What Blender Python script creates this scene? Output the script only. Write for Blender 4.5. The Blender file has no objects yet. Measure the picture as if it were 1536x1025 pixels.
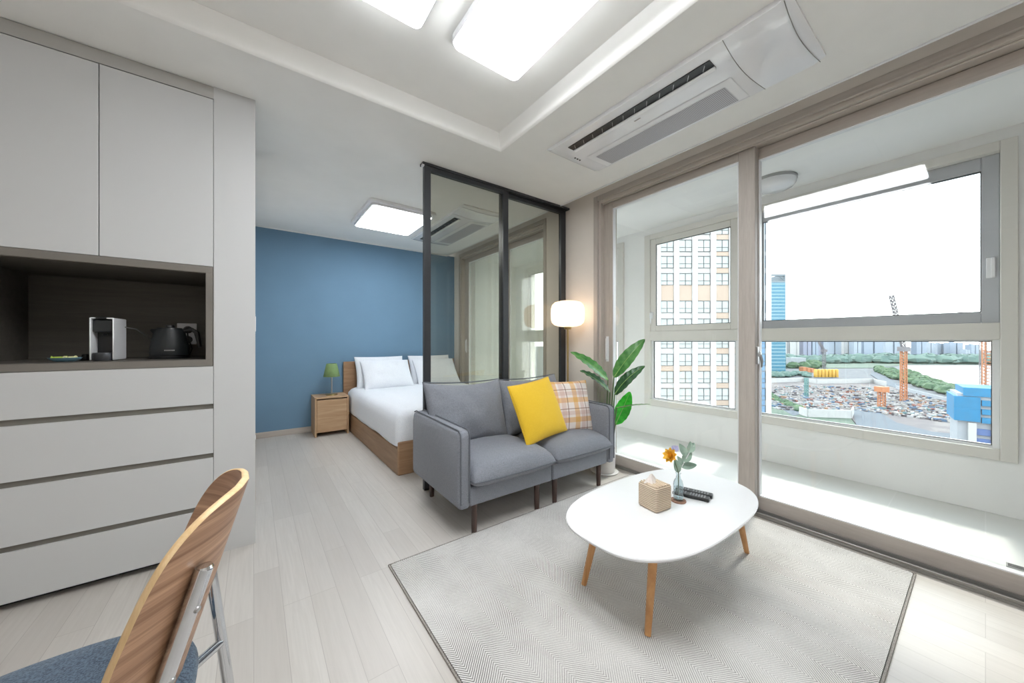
import bpy, bmesh, math, random
from mathutils import Vector, Matrix, noise
random.seed(7)
SC = bpy.context.scene
COL = SC.collection
PI = math.pi
R = math.radians
H = 2.4
CAMZ = 0.455 * H
F_PX = 524.5
YAW = 0.6361
SY, CY = math.sin(YAW), math.cos(YAW)

# ------------------------------------------------------------------ materials
def lin(c):
    return tuple((x / 12.92 if x <= 0.04045 else ((x + 0.055) / 1.055) ** 2.4) for x in c)
def rgb(r, g, b):
    return lin((r / 255, g / 255, b / 255)) + (1,)
MATS = {}
class NT:
    def __init__(s, name):
        s.m = bpy.data.materials.new(name); s.m.use_nodes = True
        s.t = s.m.node_tree; s.n = s.t.nodes
        s.b = s.n['Principled BSDF']; s.out = s.n['Material Output']
    def add(s, typ, **kw):
        n = s.n.new(typ)
        for k, v in kw.items():
            if isinstance(k, str) and hasattr(n, k): setattr(n, k, v)
        return n
    def link(s, a, b): s.t.links.new(a, b)
    def math(s, op, a, b=None, c=None):
        n = s.n.new('ShaderNodeMath'); n.operation = op
        for i, x in enumerate((a, b, c)):
            if x is None: continue
            if isinstance(x, (int, float)): n.inputs[i].default_value = x
            else: s.link(x, n.inputs[i])
        return n.outputs[0]
    def coords(s, scale=(1, 1, 1), rot=(0, 0, 0), src='Object'):
        tc = s.n.new('ShaderNodeTexCoord'); mp = s.n.new('ShaderNodeMapping')
        mp.inputs['Scale'].default_value = scale; mp.inputs['Rotation'].default_value = rot
        s.link(tc.outputs[src], mp.inputs['Vector'])
        return mp.outputs[0]
    def noise(s, vec, scale, detail=3, rough=0.5, dist=0):
        n = s.n.new('ShaderNodeTexNoise')
        n.inputs['Scale'].default_value = scale; n.inputs['Detail'].default_value = detail
        n.inputs['Roughness'].default_value = rough; n.inputs['Distortion'].default_value = dist
        s.link(vec, n.inputs['Vector'])
        return n.outputs['Fac']
    def ramp(s, fac, stops, interp='LINEAR'):
        n = s.n.new('ShaderNodeValToRGB'); cr = n.color_ramp; cr.interpolation = interp
        cr.elements[0].position = stops[0][0]; cr.elements[0].color = stops[0][1]
        cr.elements[1].position = stops[-1][0]; cr.elements[1].color = stops[-1][1]
        for p, c in stops[1:-1]:
            e = cr.elements.new(p); e.color = c
        s.link(fac, n.inputs[0])
        return n.outputs[0]
    def mix(s, fac, a, b, blend='MIX'):
        n = s.n.new('ShaderNodeMix'); n.data_type = 'RGBA'; n.blend_type = blend
        for i, x in ((0, fac), (6, a), (7, b)):
            if isinstance(x, (int, float, tuple)): n.inputs[i].default_value = x
            else: s.link(x, n.inputs[i])
        return n.outputs[2]
    def bump(s, h, strength, dist=0.001):
        n = s.n.new('ShaderNodeBump'); n.inputs['Strength'].default_value = strength
        n.inputs['Distance'].default_value = dist
        s.link(h, n.inputs['Height']); s.link(n.outputs[0], s.b.inputs['Normal'])

def plain(name, col, rough=0.5, metal=0, var=0.04, nscale=6, spec=0.5, bump=0, coat=0):
    """painted / moulded surface with a little procedural variation"""
    if name in MATS: return MATS[name]
    t = NT(name)
    v = t.noise(t.coords(), nscale, 4)
    lo = tuple(c * (1 - var) for c in col[:3]) + (1,); hi = tuple(min(1, c * (1 + var)) for c in col[:3]) + (1,)
    t.link(t.ramp(v, [(0.3, lo), (0.7, hi)]), t.b.inputs['Base Color'])
    t.b.inputs['Roughness'].default_value = rough; t.b.inputs['Metallic'].default_value = metal
    t.b.inputs['Specular IOR Level'].default_value = spec
    if coat: t.b.inputs['Coat Weight'].default_value = coat
    if bump: t.bump(t.noise(t.coords(), nscale * 30, 2), bump)
    MATS[name] = t.m
    return t.m

def wood(name, dark, light, axis='X', rough=0.5, scale=1.0, bump=0.1, contrast=(0.3, 0.72), dist=0.6):
    if name in MATS: return MATS[name]
    t = NT(name)
    st = {'X': (1.2, 16, 16), 'Y': (16, 1.2, 16), 'Z': (16, 16, 1.2)}[axis] if name != 'walnut_ply_face' else (0.6, 0.9, 52)
    vec = t.coords(tuple(a * scale for a in st))
    a = t.noise(vec, 1.6, 6, 0.65, dist)
    fine = t.noise(t.coords(tuple(a_ * scale * 5 for a_ in st)), 2.0, 3, 0.6)
    c1 = t.ramp(a, [(contrast[0], dark), (contrast[1], light)])
    c2 = t.mix(t.ramp(fine, [(0.35, (0.22, 0.22, 0.22, 1)), (0.6, (0, 0, 0, 1))]), c1, dark)
    t.link(c2, t.b.inputs['Base Color'])
    t.b.inputs['Roughness'].default_value = rough
    t.bump(fine, bump, 0.0006)
    MATS[name] = t.m
    return t.m

def fabric(name, col, col2=None, scale=420, bump=0.5, rough=0.95, mottle=0.5):
    if name in MATS: return MATS[name]
    t = NT(name)
    col2 = col2 or tuple(c * 0.78 for c in col[:3]) + (1,)
    w = t.noise(t.coords(), scale, 2, 0.6)
    big = t.noise(t.coords(), 7, 3)
    c = t.ramp(w, [(0.38, col2), (0.62, col)])
    c = t.mix(t.math('MULTIPLY', big, 0.18), c, col2)
    t.link(c, t.b.inputs['Base Color']); t.b.inputs['Roughness'].default_value = rough
    t.b.inputs['Specular IOR Level'].default_value = 0.2
    t.b.inputs['Sheen Weight'].default_value = 0.15
    wr = t.noise(t.coords((1, 1, 1)), 22, 3, 0.6, 0.8)
    t.bump(t.math('ADD', t.math('MULTIPLY', w, 0.35), t.math('MULTIPLY', wr, 4)), bump, 0.0016)
    MATS[name] = t.m
    return t.m

def emit(name, col, strength):
    if name in MATS: return MATS[name]
    t = NT(name)
    e = t.n.new('ShaderNodeEmission'); e.inputs['Color'].default_value = col; e.inputs['Strength'].default_value = strength
    t.link(e.outputs[0], t.out.inputs[0]); MATS[name] = t.m
    return t.m

def glass(name, tint, refl=1.0, rough=0.0, ior=1.5, body=0.0, bodycol=(0.6, 0.58, 0.52, 1)):
    """thin pane: transmits straight through, mirrors by fresnel, optional smoky body"""
    if name in MATS: return MATS[name]
    t = NT(name)
    tr = t.n.new('ShaderNodeBsdfTransparent'); tr.inputs['Color'].default_value = tint
    gl = t.n.new('ShaderNodeBsdfGlossy'); gl.inputs['Roughness'].default_value = rough
    ge = t.n.new('ShaderNodeNewGeometry'); dp = t.n.new('ShaderNodeVectorMath'); dp.operation = 'DOT_PRODUCT'
    t.link(ge.outputs['Normal'], dp.inputs[0]); t.link(ge.outputs['Incoming'], dp.inputs[1])
    k = t.math('SUBTRACT', 1.0, t.math('ABSOLUTE', dp.outputs['Value'])); r0 = ((ior - 1) / (ior + 1)) ** 2
    frv = t.math('ADD', r0, t.math('MULTIPLY', 1 - r0, t.math('POWER', k, 5.0)))
    mx = t.n.new('ShaderNodeMixShader')
    f = t.math('MINIMUM', t.math('MULTIPLY', frv, refl), 1.0)
    t.link(f, mx.inputs[0]); t.link(tr.outputs[0], mx.inputs[1]); t.link(gl.outputs[0], mx.inputs[2])
    last = mx.outputs[0]
    if body:
        df = t.n.new('ShaderNodeBsdfDiffuse'); df.inputs['Color'].default_value = bodycol
        m2 = t.n.new('ShaderNodeMixShader'); m2.inputs[0].default_value = body
        t.link(last, m2.inputs[1]); t.link(df.outputs[0], m2.inputs[2]); last = m2.outputs[0]
    t.link(last, t.out.inputs[0]); MATS[name] = t.m
    return t.m

M_wall = plain('warm_white_wallpaper', rgb(226, 219, 212), 0.85, var=0.02, bump=0.15)
M_ceil = plain('white_ceiling_paper', rgb(242, 242, 240), 0.9, var=0.015, bump=0.1)
M_blue = plain('blue_wall_paint', rgb(110, 143, 170), 0.8, var=0.03, nscale=3, bump=0.1)
M_bwall = plain('white_balcony_paint', rgb(250, 250, 250), 0.8, var=0.015)
M_base = wood('baseboard_film', rgb(176, 168, 160), rgb(200, 192, 184), 'X', 0.6)
M_frame = wood('taupe_wood_film', rgb(170, 161, 154), rgb(194, 187, 180), 'Z', 0.5, 1.8, contrast=(0.25, 0.75))
M_frame_h = wood('taupe_wood_film_level', rgb(174, 165, 158), rgb(192, 185, 178), 'Y', 0.5, 1.8, bump=0.03, contrast=(0.25, 0.75))
M_frame_l = plain('pale_taupe_frame', rgb(196, 188, 180), 0.5, var=0.03)
M_pvc = plain('pale_window_profile', rgb(230, 227, 222), 0.45, var=0.02)
M_pvc_grey = plain('grey_window_profile', rgb(192, 195, 202), 0.45, var=0.02)
M_gasket = plain('black_gasket', rgb(40, 42, 44), 0.6)
M_rail = plain('aluminium_track', rgb(150, 148, 145), 0.35, 0.7)
M_white = plain('white_plastic', rgb(238, 239, 242), 0.3, var=0.01)
M_whitegloss = plain('glossy_white_panel', rgb(240, 241, 245), 0.12, var=0.01, coat=0.6)
M_cab = plain('light_grey_laminate', rgb(199, 200, 201), 0.55, var=0.012, nscale=2)
M_cabtrim = plain('grey_taupe_trim', rgb(176, 175, 172), 0.55, var=0.02)
M_gap = plain('dark_taupe_groove', rgb(118, 115, 108), 0.6, var=0.02)
M_niche = wood('dark_brown_board', rgb(84, 80, 74), rgb(102, 97, 90), 'X', 0.55, 1.0)
M_nicheframe = plain('taupe_niche_frame', rgb(118, 113, 107), 0.55, var=0.03)
M_black = plain('black_plastic', rgb(24, 25, 27), 0.35, var=0.05)
M_matblack = plain('matt_black', rgb(30, 34, 36), 0.5, var=0.05)
M_char = plain('charcoal_aluminium', rgb(66, 68, 72), 0.35, 0.5, var=0.03)
M_chrome = plain('chrome', rgb(215, 218, 222), 0.12, 1.0, var=0.01)
M_brass = plain('brushed_brass', rgb(196, 170, 120), 0.28, 1.0, var=0.03)
M_steel = plain('satin_steel', rgb(170, 170, 170), 0.3, 0.9, var=0.03)
M_oak = wood('light_oak_veneer', rgb(172, 138, 104), rgb(206, 176, 142), 'X', 0.5, 1.2)
M_oak_z = wood('light_oak_veneer_upright', rgb(168, 134, 100), rgb(202, 172, 138), 'Z', 0.5, 1.2)
M_bedwood = wood('brown_oak_veneer', rgb(140, 106, 78), rgb(176, 142, 110), 'X', 0.5, 1.0)
M_bedwood_y = wood('brown_oak_veneer_side', rgb(134, 104, 78), rgb(166, 134, 104), 'Y', 0.5, 1.0)
M_leg = wood('honey_beech', rgb(186, 132, 82), rgb(220, 170, 116), 'Z', 0.45, 1.5)
M_walnut_leg = wood('dark_walnut', rgb(56, 40, 36), rgb(84, 62, 54), 'Z', 0.4, 1.5)
M_ply = wood('walnut_ply_face', rgb(132, 92, 66), rgb(206, 164, 132), 'Y', 0.4, 1.0, contrast=(0.3, 0.68), dist=0.1)
M_plyedge = wood('pale_ply_edge', rgb(214, 178, 128), rgb(240, 212, 168), 'Z', 0.45, 2)
M_sofa = fabric('grey_sofa_cloth', rgb(150, 154, 163), rgb(112, 115, 124))
M_piping = fabric('darker_grey_piping', rgb(112, 116, 124), rgb(90, 94, 102))
M_seat = fabric('blue_grey_seat_cloth', rgb(96, 112, 128), rgb(60, 72, 86), scale=300)
M_yellow = fabric('mustard_velvet', rgb(238, 200, 62), rgb(214, 172, 40), scale=500, bump=0.2, rough=0.8)
M_linen = fabric('white_bedding', rgb(236, 239, 244), rgb(222, 226, 234), scale=200, bump=0.15)
M_tabletop = plain('white_table_lacquer', rgb(240, 242, 245), 0.18, var=0.006, coat=0.3)
M_tissue = plain('tissue_paper', rgb(240, 234, 230), 0.9, var=0.03)
M_pot = plain('white_ceramic', rgb(226, 224, 222), 0.4, var=0.01)
M_soil = plain('dark_soil', rgb(74, 66, 52), 0.95, var=0.3, nscale=60, bump=0.8)
M_stem = plain('plant_stem', rgb(92, 112, 74), 0.5, var=0.15)
M_shade = plain('green_shade_cloth', rgb(120, 146, 96), 0.8, var=0.08, nscale=25)
M_glass = glass('clear_glass', (0.985, 0.995, 0.99, 1), 0.9)
M_smoked = glass('smoked_glass', (0.80, 0.79, 0.735, 1), 1.3, 0.05)
M_frost = glass('pale_green_glass', (0.93, 0.96, 0.94, 1), 0.9, body=0.22, bodycol=(0.9, 0.92, 0.88, 1))
M_vase = glass('vase_glass', (0.90, 0.94, 0.95, 1), 1.8, 0.02)
M_light = emit('ceiling_lamp_glow', (0.96, 0.985, 1.0, 1), 14.0)
M_lightbed = emit('bedroom_lamp_glow', (0.93, 0.97, 1.0, 1), 15.0)
M_bulb = emit('opal_shade_glow', (1.0, 0.72, 0.48, 1), 1.9)

# window timber-look, floor, rug, plaid, leaves, tissue cover
def make_floor():
    t = NT('pale_plank_floor')
    vec = t.coords((1, 1, 1), (0, 0, R(90)))
    def brick(c1, c2, mortar):
        b = t.n.new('ShaderNodeTexBrick'); t.link(vec, b.inputs['Vector'])
        b.inputs['Color1'].default_value = c1; b.inputs['Color2'].default_value = c2; b.inputs['Mortar'].default_value = mortar
        b.inputs['Scale'].default_value = 1.0; b.inputs['Mortar Size'].default_value = 0.0011
        b.inputs['Mortar Smooth'].default_value = 0.2; b.inputs['Brick Width'].default_value = 0.86; b.inputs['Row Height'].default_value = 0.0985
        b.offset = 0.37; b.offset_frequency = 3
        return b
    b = brick(rgb(186, 180, 174), rgb(200, 195, 189), rgb(156, 150, 144))
    g = t.noise(t.coords((55, 2.2, 10)), 1.5, 6, 0.68, 0.5)
    big = t.noise(t.coords((10, 0.8, 1)), 1.3, 3, 0.5)
    c = t.mix(t.ramp(g, [(0.36, (0.5, 0.5, 0.5, 1)), (0.66, (0, 0, 0, 1))]), b.outputs['Color'], rgb(174, 168, 162))
    c = t.mix(t.math('MULTIPLY', big, 0.35), c, rgb(204, 201, 197))
    t.link(c, t.b.inputs['Base Color'])
    t.b.inputs['Roughness'].default_value = 0.34
    t.b.inputs['Specular IOR Level'].default_value = 0.45
    t.bump(t.math('ADD', g, t.math('MULTIPLY', b.outputs['Fac'], -3)), 0.12, 0.0006)
    return t.m
M_floor = make_floor()

def make_tile():
    t = NT('pale_stone_tile')
    b = t.n.new('ShaderNodeTexBrick'); t.link(t.coords(), b.inputs['Vector'])
    b.inputs['Color1'].default_value = rgb(230, 231, 228); b.inputs['Color2'].default_value = rgb(234, 235, 232); b.inputs['Mortar'].default_value = rgb(240, 240, 238)
    b.inputs['Scale'].default_value = 1; b.inputs['Mortar Size'].default_value = 0.003; b.inputs['Brick Width'].default_value = 1.2; b.inputs['Row Height'].default_value = 0.385
    b.offset = 0
    n = t.noise(t.coords(), 4, 5)
    t.link(t.mix(t.math('MULTIPLY', n, 0.3), b.outputs['Color'], rgb(220, 220, 216)), t.b.inputs['Base Color'])
    t.b.inputs['Roughness'].default_value = 0.35
    return t.m
M_tile = make_tile()

def make_rug():
    t = NT('chevron_rug_weave')
    tc = t.n.new('ShaderNodeTexCoord'); sp = t.n.new('ShaderNodeSeparateXYZ'); t.link(tc.outputs['Object'], sp.inputs[0])
    x, y = sp.outputs[0], sp.outputs[1]
    wob = t.math('MULTIPLY', t.noise(t.coords(), 30, 2), 0.004)
    pp = t.math('PINGPONG', t.math('ADD', x, 10), 0.088)
    s = t.math('ADD', t.math('ADD', y, t.math('MULTIPLY', pp, 1.05)), t.math('ADD', wob, 10))
    fr = t.math('FRACT', t.math('MULTIPLY', s, 1 / 0.0105))
    line = t.math('LESS_THAN', fr, 0.34)
    thread = t.noise(t.coords(), 700, 2)
    wear = t.ramp(t.noise(t.coords(), 2.6, 4, 0.6), [(0.35, (0.35, 0.35, 0.35, 1)), (0.65, (1, 1, 1, 1))])
    f = t.math('MULTIPLY', line, wear)
    base = t.ramp(thread, [(0.35, rgb(196, 194, 192)), (0.65, rgb(226, 224, 221))])
    c = t.mix(f, base, rgb(96, 93, 92))
    t.link(c, t.b.inputs['Base Color']); t.b.inputs['Roughness'].default_value = 1.0
    t.b.inputs['Specular IOR Level'].default_value = 0.1
    t.bump(t.math('ADD', thread, line), 0.4, 0.001)
    return t.m
M_rug = make_rug()

def make_plaid():
    t = NT('mustard_plaid_cloth')
    tc = t.n.new('ShaderNodeTexCoord'); sp = t.n.new('ShaderNodeSeparateXYZ'); t.link(tc.outputs['Object'], sp.inputs[0])
    def bands(o, period, off, lo, hi):
        f = t.math('FRACT', t.math('DIVIDE', t.math('ADD', o, 10 + off), period))
        return t.math('MULTIPLY', t.math('GREATER_THAN', f, lo), t.math('LESS_THAN', f, hi))
    c = rgb(238, 230, 226)
    x, z = sp.outputs[0], sp.outputs[1]
    yx, yz = bands(x, 0.17, 0.02, 0.05, 0.30), bands(z, 0.15, 0.03, 0.05, 0.30)
    px, pz = bands(x, 0.17, 0.02, 0.40, 0.62), bands(z, 0.15, 0.03, 0.42, 0.62)
    bx, bz = bands(x, 0.17, 0.02, 0.68, 0.74), bands(z, 0.15, 0.03, 0.70, 0.75)
    cc = t.mix(t.math('MULTIPLY', yx, 0.6), c, rgb(226, 168, 60))
    cc = t.mix(t.math('MULTIPLY', yz, 0.6), cc, rgb(226, 168, 60))
    cc = t.mix(t.math('MULTIPLY', px, 0.35), cc, rgb(196, 150, 140))
    cc = t.mix(t.math('MULTIPLY', pz, 0.35), cc, rgb(196, 150, 140))
    cc = t.mix(t.math('MULTIPLY', bx, 0.6), cc, rgb(130, 84, 70))
    cc = t.mix(t.math('MULTIPLY', bz, 0.6), cc, rgb(130, 84, 70))
    w = t.noise(t.coords(), 500, 2)
    t.link(t.mix(t.math('MULTIPLY', w, 0.12), cc, rgb(150, 120, 90)), t.b.inputs['Base Color'])
    t.b.inputs['Roughness'].default_value = 0.95; t.bump(w, 0.3, 0.0008)
    return t.m
M_plaid = make_plaid()

def make_checker():
    t = NT('black_white_pattern_cloth')
    ck = t.n.new('ShaderNodeTexChecker'); t.link(t.coords((1, 1, 1), (0, 0, R(45))), ck.inputs[0]); ck.inputs['Scale'].default_value = 90
    ck.inputs[1].default_value = rgb(40, 44, 48); ck.inputs[2].default_value = rgb(215, 218, 215)
    t.link(ck.outputs[0], t.b.inputs['Base Color']); t.b.inputs['Roughness'].default_value = 0.95
    return t.m
M_pattern = make_checker()

def make_straw():
    t = NT('woven_straw')
    w = t.n.new('ShaderNodeTexWave'); w.wave_type = 'BANDS'; w.bands_direction = 'Z'
    t.link(t.coords(), w.inputs['Vector']); w.inputs['Scale'].default_value = 40; w.inputs['Distortion'].default_value = 1.2; w.inputs['Detail'].default_value = 2
    n = t.noise(t.coords((200, 200, 60)), 2, 3)
    c = t.ramp(w.outputs['Fac'], [(0.0, rgb(122, 102, 82)), (0.55, rgb(206, 188, 166))])
    t.link(t.mix(t.math('MULTIPLY', n, 0.4), c, rgb(228, 212, 190)), t.b.inputs['Base Color'])
    t.b.inputs['Roughness'].default_value = 0.9; t.bump(w.outputs['Fac'], 0.8, 0.002)
    return t.m
M_straw = make_straw()

def leafmat(name, base, hi, rough=0.35):
    t = NT(name)
    w = t.noise(t.coords((8, 8, 8)), 3, 3)
    t.link(t.ramp(w, [(0.3, base), (0.7, hi)]), t.b.inputs['Base Color'])
    t.b.inputs['Roughness'].default_value = rough
    t.b.inputs['Subsurface Weight'].default_value = 0.0
    return t.m
M_leaf = leafmat('green_leaf', rgb(48, 112, 50), rgb(98, 156, 82))
M_leafdark = leafmat('dark_green_leaf', rgb(34, 74, 44), rgb(62, 106, 66))
M_leafbright = leafmat('bright_green_leaf', rgb(30, 168, 30), rgb(70, 214, 60))
M_sage = leafmat('sage_leaf', rgb(122, 150, 136), rgb(168, 190, 176), 0.8)
M_petal = plain('orange_petal', rgb(250, 200, 76), 0.7, var=0.15, nscale=60)
M_lilac = plain('lilac_petal', rgb(190, 190, 224), 0.7, var=0.1, nscale=60)

# ------------------------------------------------------------------ mesh helpers
ORG = {}
class MB:
    def __init__(s): s.v = []; s.f = []; s.mi = []; s.cur = 0
    def _add(s, vs, fs):
        o = len(s.v); s.v += [Vector(p) for p in vs]
        for f in fs: s.f.append([i + o for i in f]); s.mi.append(s.cur)
        return s
    def box(s, x0, x1, y0, y1, z0, z1):
        vs = [(x, y, z) for x in (x0, x1) for y in (y0, y1) for z in (z0, z1)]
        return s._add(vs, [(0, 1, 3, 2), (4, 6, 7, 5), (0, 4, 5, 1), (2, 3, 7, 6), (0, 2, 6, 4), (1, 5, 7, 3)])
    def mbox(s, M, sx, sy, sz):
        vs = [M @ Vector((x, y, z)) for x in (-sx / 2, sx / 2) for y in (-sy / 2, sy / 2) for z in (-sz / 2, sz / 2)]
        return s._add(vs, [(0, 1, 3, 2), (4, 6, 7, 5), (0, 4, 5, 1), (2, 3, 7, 6), (0, 2, 6, 4), (1, 5, 7, 3)])
    def tube(s, pts, r, n=10, cap=True):
        pts = [Vector(p) for p in pts]; k = len(pts)
        rs = r if isinstance(r, (list, tuple)) else [r] * k
        rings = []; up = Vector((0, 0, 1)); prev = None
        for i, p in enumerate(pts):
            d = (pts[min(i + 1, k - 1)] - pts[max(i - 1, 0)]).normalized()
            if prev is None:
                a = d.cross(up) if abs(d.z) < 0.95 else d.cross(Vector((1, 0, 0)))
            else: a = prev - d * prev.dot(d)
            a.normalize(); prev = a; b = d.cross(a)
            rings.append([p + (a * math.cos(2 * PI * j / n) + b * math.sin(2 * PI * j / n)) * rs[i] for j in range(n)])
        vs = [q for rg in rings for q in rg]
        fs = [(i * n + j, i * n + (j + 1) % n, (i + 1) * n + (j + 1) % n, (i + 1) * n + j) for i in range(k - 1) for j in range(n)]
        if cap: fs += [tuple(range(n))[::-1], tuple((k - 1) * n + j for j in range(n))]
        return s._add(vs, fs)
    def lathe(s, prof, c=(0, 0, 0), n=32, M=None):
        vs = []; k = len(prof)
        for r, z in prof:
            for j in range(n):
                a = 2 * PI * j / n; p = Vector((r * math.cos(a), r * math.sin(a), z))
                vs.append((M @ p) if M else p + Vector(c))
        fs = [(i * n + j, i * n + (j + 1) % n, (i + 1) * n + (j + 1) % n, (i + 1) * n + j) for i in range(k - 1) for j in range(n)]
        if prof[0][0] > 1e-5: fs.append(tuple(range(n))[::-1])
        if prof[-1][0] > 1e-5: fs.append(tuple((k - 1) * n + j for j in range(n)))
        return s._add(vs, fs)
    def prism(s, poly, z0, z1, M=None):
        n = len(poly)
        vs = [Vector((x, y, z0)) for x, y in poly] + [Vector((x, y, z1)) for x, y in poly]
        if M: vs = [M @ p for p in vs]
        return s._add(vs, [tuple(range(n))[::-1], tuple(range(n, 2 * n))] + [(i, (i + 1) % n, n + (i + 1) % n, n + i) for i in range(n)])
    def grid(s, fn, nu, nv):
        vs = [fn(i / nu, j / nv) for j in range(nv + 1) for i in range(nu + 1)]
        return s._add(vs, [(j * (nu + 1) + i, j * (nu + 1) + i + 1, (j + 1) * (nu + 1) + i + 1, (j + 1) * (nu + 1) + i) for j in range(nv) for i in range(nu)])
    def build(s, name, mat, parent=None, bevel=0, seg=2, smooth=True, subd=0, angle=35, weld=False, solid=0):
        o0 = ORG.get(parent.name, Vector()) if parent else Vector()
        me = bpy.data.meshes.new(name)
        me.from_pydata([tuple(p - o0) for p in s.v], [], s.f)
        ms = mat if isinstance(mat, (list, tuple)) else [mat]
        for m in ms: me.materials.append(m)
        if len(ms) > 1:
            for p, i in zip(me.polygons, s.mi): p.material_index = i
        bm = bmesh.new(); bm.from_mesh(me)
        if weld: bmesh.ops.remove_doubles(bm, verts=bm.verts, dist=1e-5)
        bmesh.ops.recalc_face_normals(bm, faces=bm.faces)
        bm.to_mesh(me); bm.free()
        if smooth:
            me.polygons.foreach_set('use_smooth', [True] * len(me.polygons))
            me.set_sharp_from_angle(angle=R(angle))
        o = bpy.data.objects.new(name, me); COL.objects.link(o)
        if parent: o.parent = parent; ORG[o.name] = o0
        if bevel:
            b = o.modifiers.new('Bevel', 'BEVEL'); b.width = bevel; b.segments = seg; b.limit_method = 'ANGLE'; b.angle_limit = R(40)
        if solid:
            b = o.modifiers.new('Solid', 'SOLIDIFY'); b.thickness = solid; b.offset = 0
        if subd:
            b = o.modifiers.new('Sub', 'SUBSURF'); b.levels = subd; b.render_levels = subd
        return o

def B(*a): return MB().box(*a)
def thing(name, label, cat, loc=(0, 0, 0), group=None):
    o = bpy.data.objects.new(name, None); COL.objects.link(o); o.location = loc
    o.empty_display_size = 0.1
    o['label'] = label; o['category'] = cat
    if group: o['group'] = group
    ORG[o.name] = Vector(loc)
    return o
def tag(o, label, cat, group=None, kind=None):
    o['label'] = label; o['category'] = cat
    if group: o['group'] = group
    if kind: o['kind'] = kind
    return o
def struct(o): o['kind'] = 'structure'; return o
def sthing(name, loc):
    o = bpy.data.objects.new(name, None); COL.objects.link(o); o.location = loc; o['kind'] = 'structure'; ORG[o.name] = Vector(loc)
    return o
def copy_tree(o, parent=None, loc=None):
    c = o.copy(); COL.objects.link(c)
    if parent: c.parent = parent
    if loc is not None: c.location = loc
    for ch in list(o.children): copy_tree(ch, c)
    return c
def rrect(x0, x1, y0, y1, r, n=6):
    p = []
    for cx, cy, a0 in ((x1 - r, y1 - r, 0), (x0 + r, y1 - r, 90), (x0 + r, y0 + r, 180), (x1 - r, y0 + r, 270)):
        for i in range(n + 1):
            a = R(a0 + 90 * i / n); p.append((cx + r * math.cos(a), cy + r * math.sin(a)))
    return p

# ------------------------------------------------------------------ camera (built for a 1536 x 1025 frame)
cam = bpy.data.cameras.new('camera'); camo = bpy.data.objects.new('camera', cam); COL.objects.link(camo)
cam.sensor_width = 36; cam.lens = F_PX * 36 / 1536; cam.shift_y = 0.3 / 1536
camo.location = (0, 0, CAMZ); camo.rotation_euler = (PI / 2, 0, -YAW)
cam.clip_start = 0.02; cam.clip_end = 5000
SC.camera = camo
#@@ROOM
# ------------------------------------------------------------------ room shell
XL, YB = -1.75, -2.3            # left and rear walls of the living room
YF = 4.87                       # blue wall
struct(B(XL - 0.1, 2.56, YB - 0.1, 5.1, -0.12, 0).build('floor', M_floor, smooth=False))
c = MB()
TX0, TX1, TY0, TY1 = -1.1, 1.37, -1.5, 1.985
c.box(XL - 0.1, TX0, YB - 0.1, 5.1, H, H + 0.2)
c.box(TX1, 2.365, YB - 0.1, 5.1, H, H + 0.2)
c.box(TX0, TX1, TY1, 5.1, H, H + 0.2)
c.box(TX0, TX1, YB - 0.1, TY0, H, H + 0.2)
c.box(TX0, TX1, TY0, TY1, H + 0.098, H + 0.2)
struct(c.build('ceiling', M_ceil, smooth=False))
# cove moulding round the raised panel, thin edge strip along the curtain recess
m = MB()
def cove(p0, p1, inward):
    (x0, y0), (x1, y1) = p0, p1
    pr = [(0, 0.0), (0.012, 0.004), (0.02, 0.014), (0.022, 0.03), (0.03, 0.05), (0.034, 0.075), (0.045, 0.097), (0, 0.097)]
    vs = []
    for (x, y) in (p0, p1):
        for d, z in pr:
            sgn = 1
            vs.append(Vector((x + inward[0] * d, y + inward[1] * d, H + z)))
    n = len(pr)
    m._add(vs, [tuple(range(n)), tuple(range(n, 2 * n))[::-1]] + [(i, (i + 1) % n, n + (i + 1) % n, n + i) for i in range(n)])
cove((TX0, TY1), (TX1, TY1), (0, -1)); cove((TX1, TY0), (TX1, TY1), (-1, 0))
cove((TX0, TY0), (TX1, TY0), (0, 1)); cove((TX0, TY0), (TX0, TY1), (1, 0))
struct(m.build('trim_1', M_ceil, angle=60))
struct(B(2.36, 2.372, YB, YF, H - 0.008, H + 0.0).build('trim_2', M_white, bevel=0.002))
struct(B(2.365, 2.56, YB - 0.1, 5.1, H + 0.12, H + 0.2).build('ceiling_recess', M_ceil, smooth=False))
# walls
struct(B(-0.4, 2.49, YF, YF + 0.12, 0, H).build('wall_far', M_blue, smooth=False))
struct(B(-0.1, 0.0, 2.965, YF, 0, H).build('wall_left', M_wall, smooth=False))
struct(B(XL - 0.1, XL, YB, 3.05, 0, H).build('wall_kitchen', M_wall, smooth=False))
struct(B(XL, 0.0, 2.965, 3.05, 0, H).build('wall_behind_cabinet', M_wall, smooth=False))
struct(B(XL, 2.49, YB - 0.1, YB, 0, H).build('wall_back', M_wall, smooth=False))
ZF = 2.385                      # top of the sliding-door frames
DOORS = ((-0.62, 2.10), (2.78, 4.70))
w = MB(); ys = [YB - 0.1, DOORS[0][0], DOORS[0][1], DOORS[1][0], DOORS[1][1], 5.1]
for i in (0, 2, 4): w.box(2.49, 2.74, ys[i], ys[i + 1], 0, H + 0.2)
for a, b_ in DOORS: w.box(2.49, 2.74, a, b_, ZF, H + 0.2)
struct(w.build('wall_right', M_wall, smooth=False))
struct(B(0.0, 2.49, YF - 0.012, YF, 0, 0.065).build('baseboard_far', M_base, bevel=0.003))
struct(B(2.478, 2.49, 2.13, 2.40, 0, 0.065).build('baseboard_right', M_base, bevel=0.003))
struct(B(0.0, 0.012, 2.98, YF - 0.012, 0, 0.065).build('baseboard_left', M_base, bevel=0.003))
struct(B(0.0, 2.36, YF - 0.015, YF, H - 0.012, H).build('trim_3', M_ceil, bevel=0.003))

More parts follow.
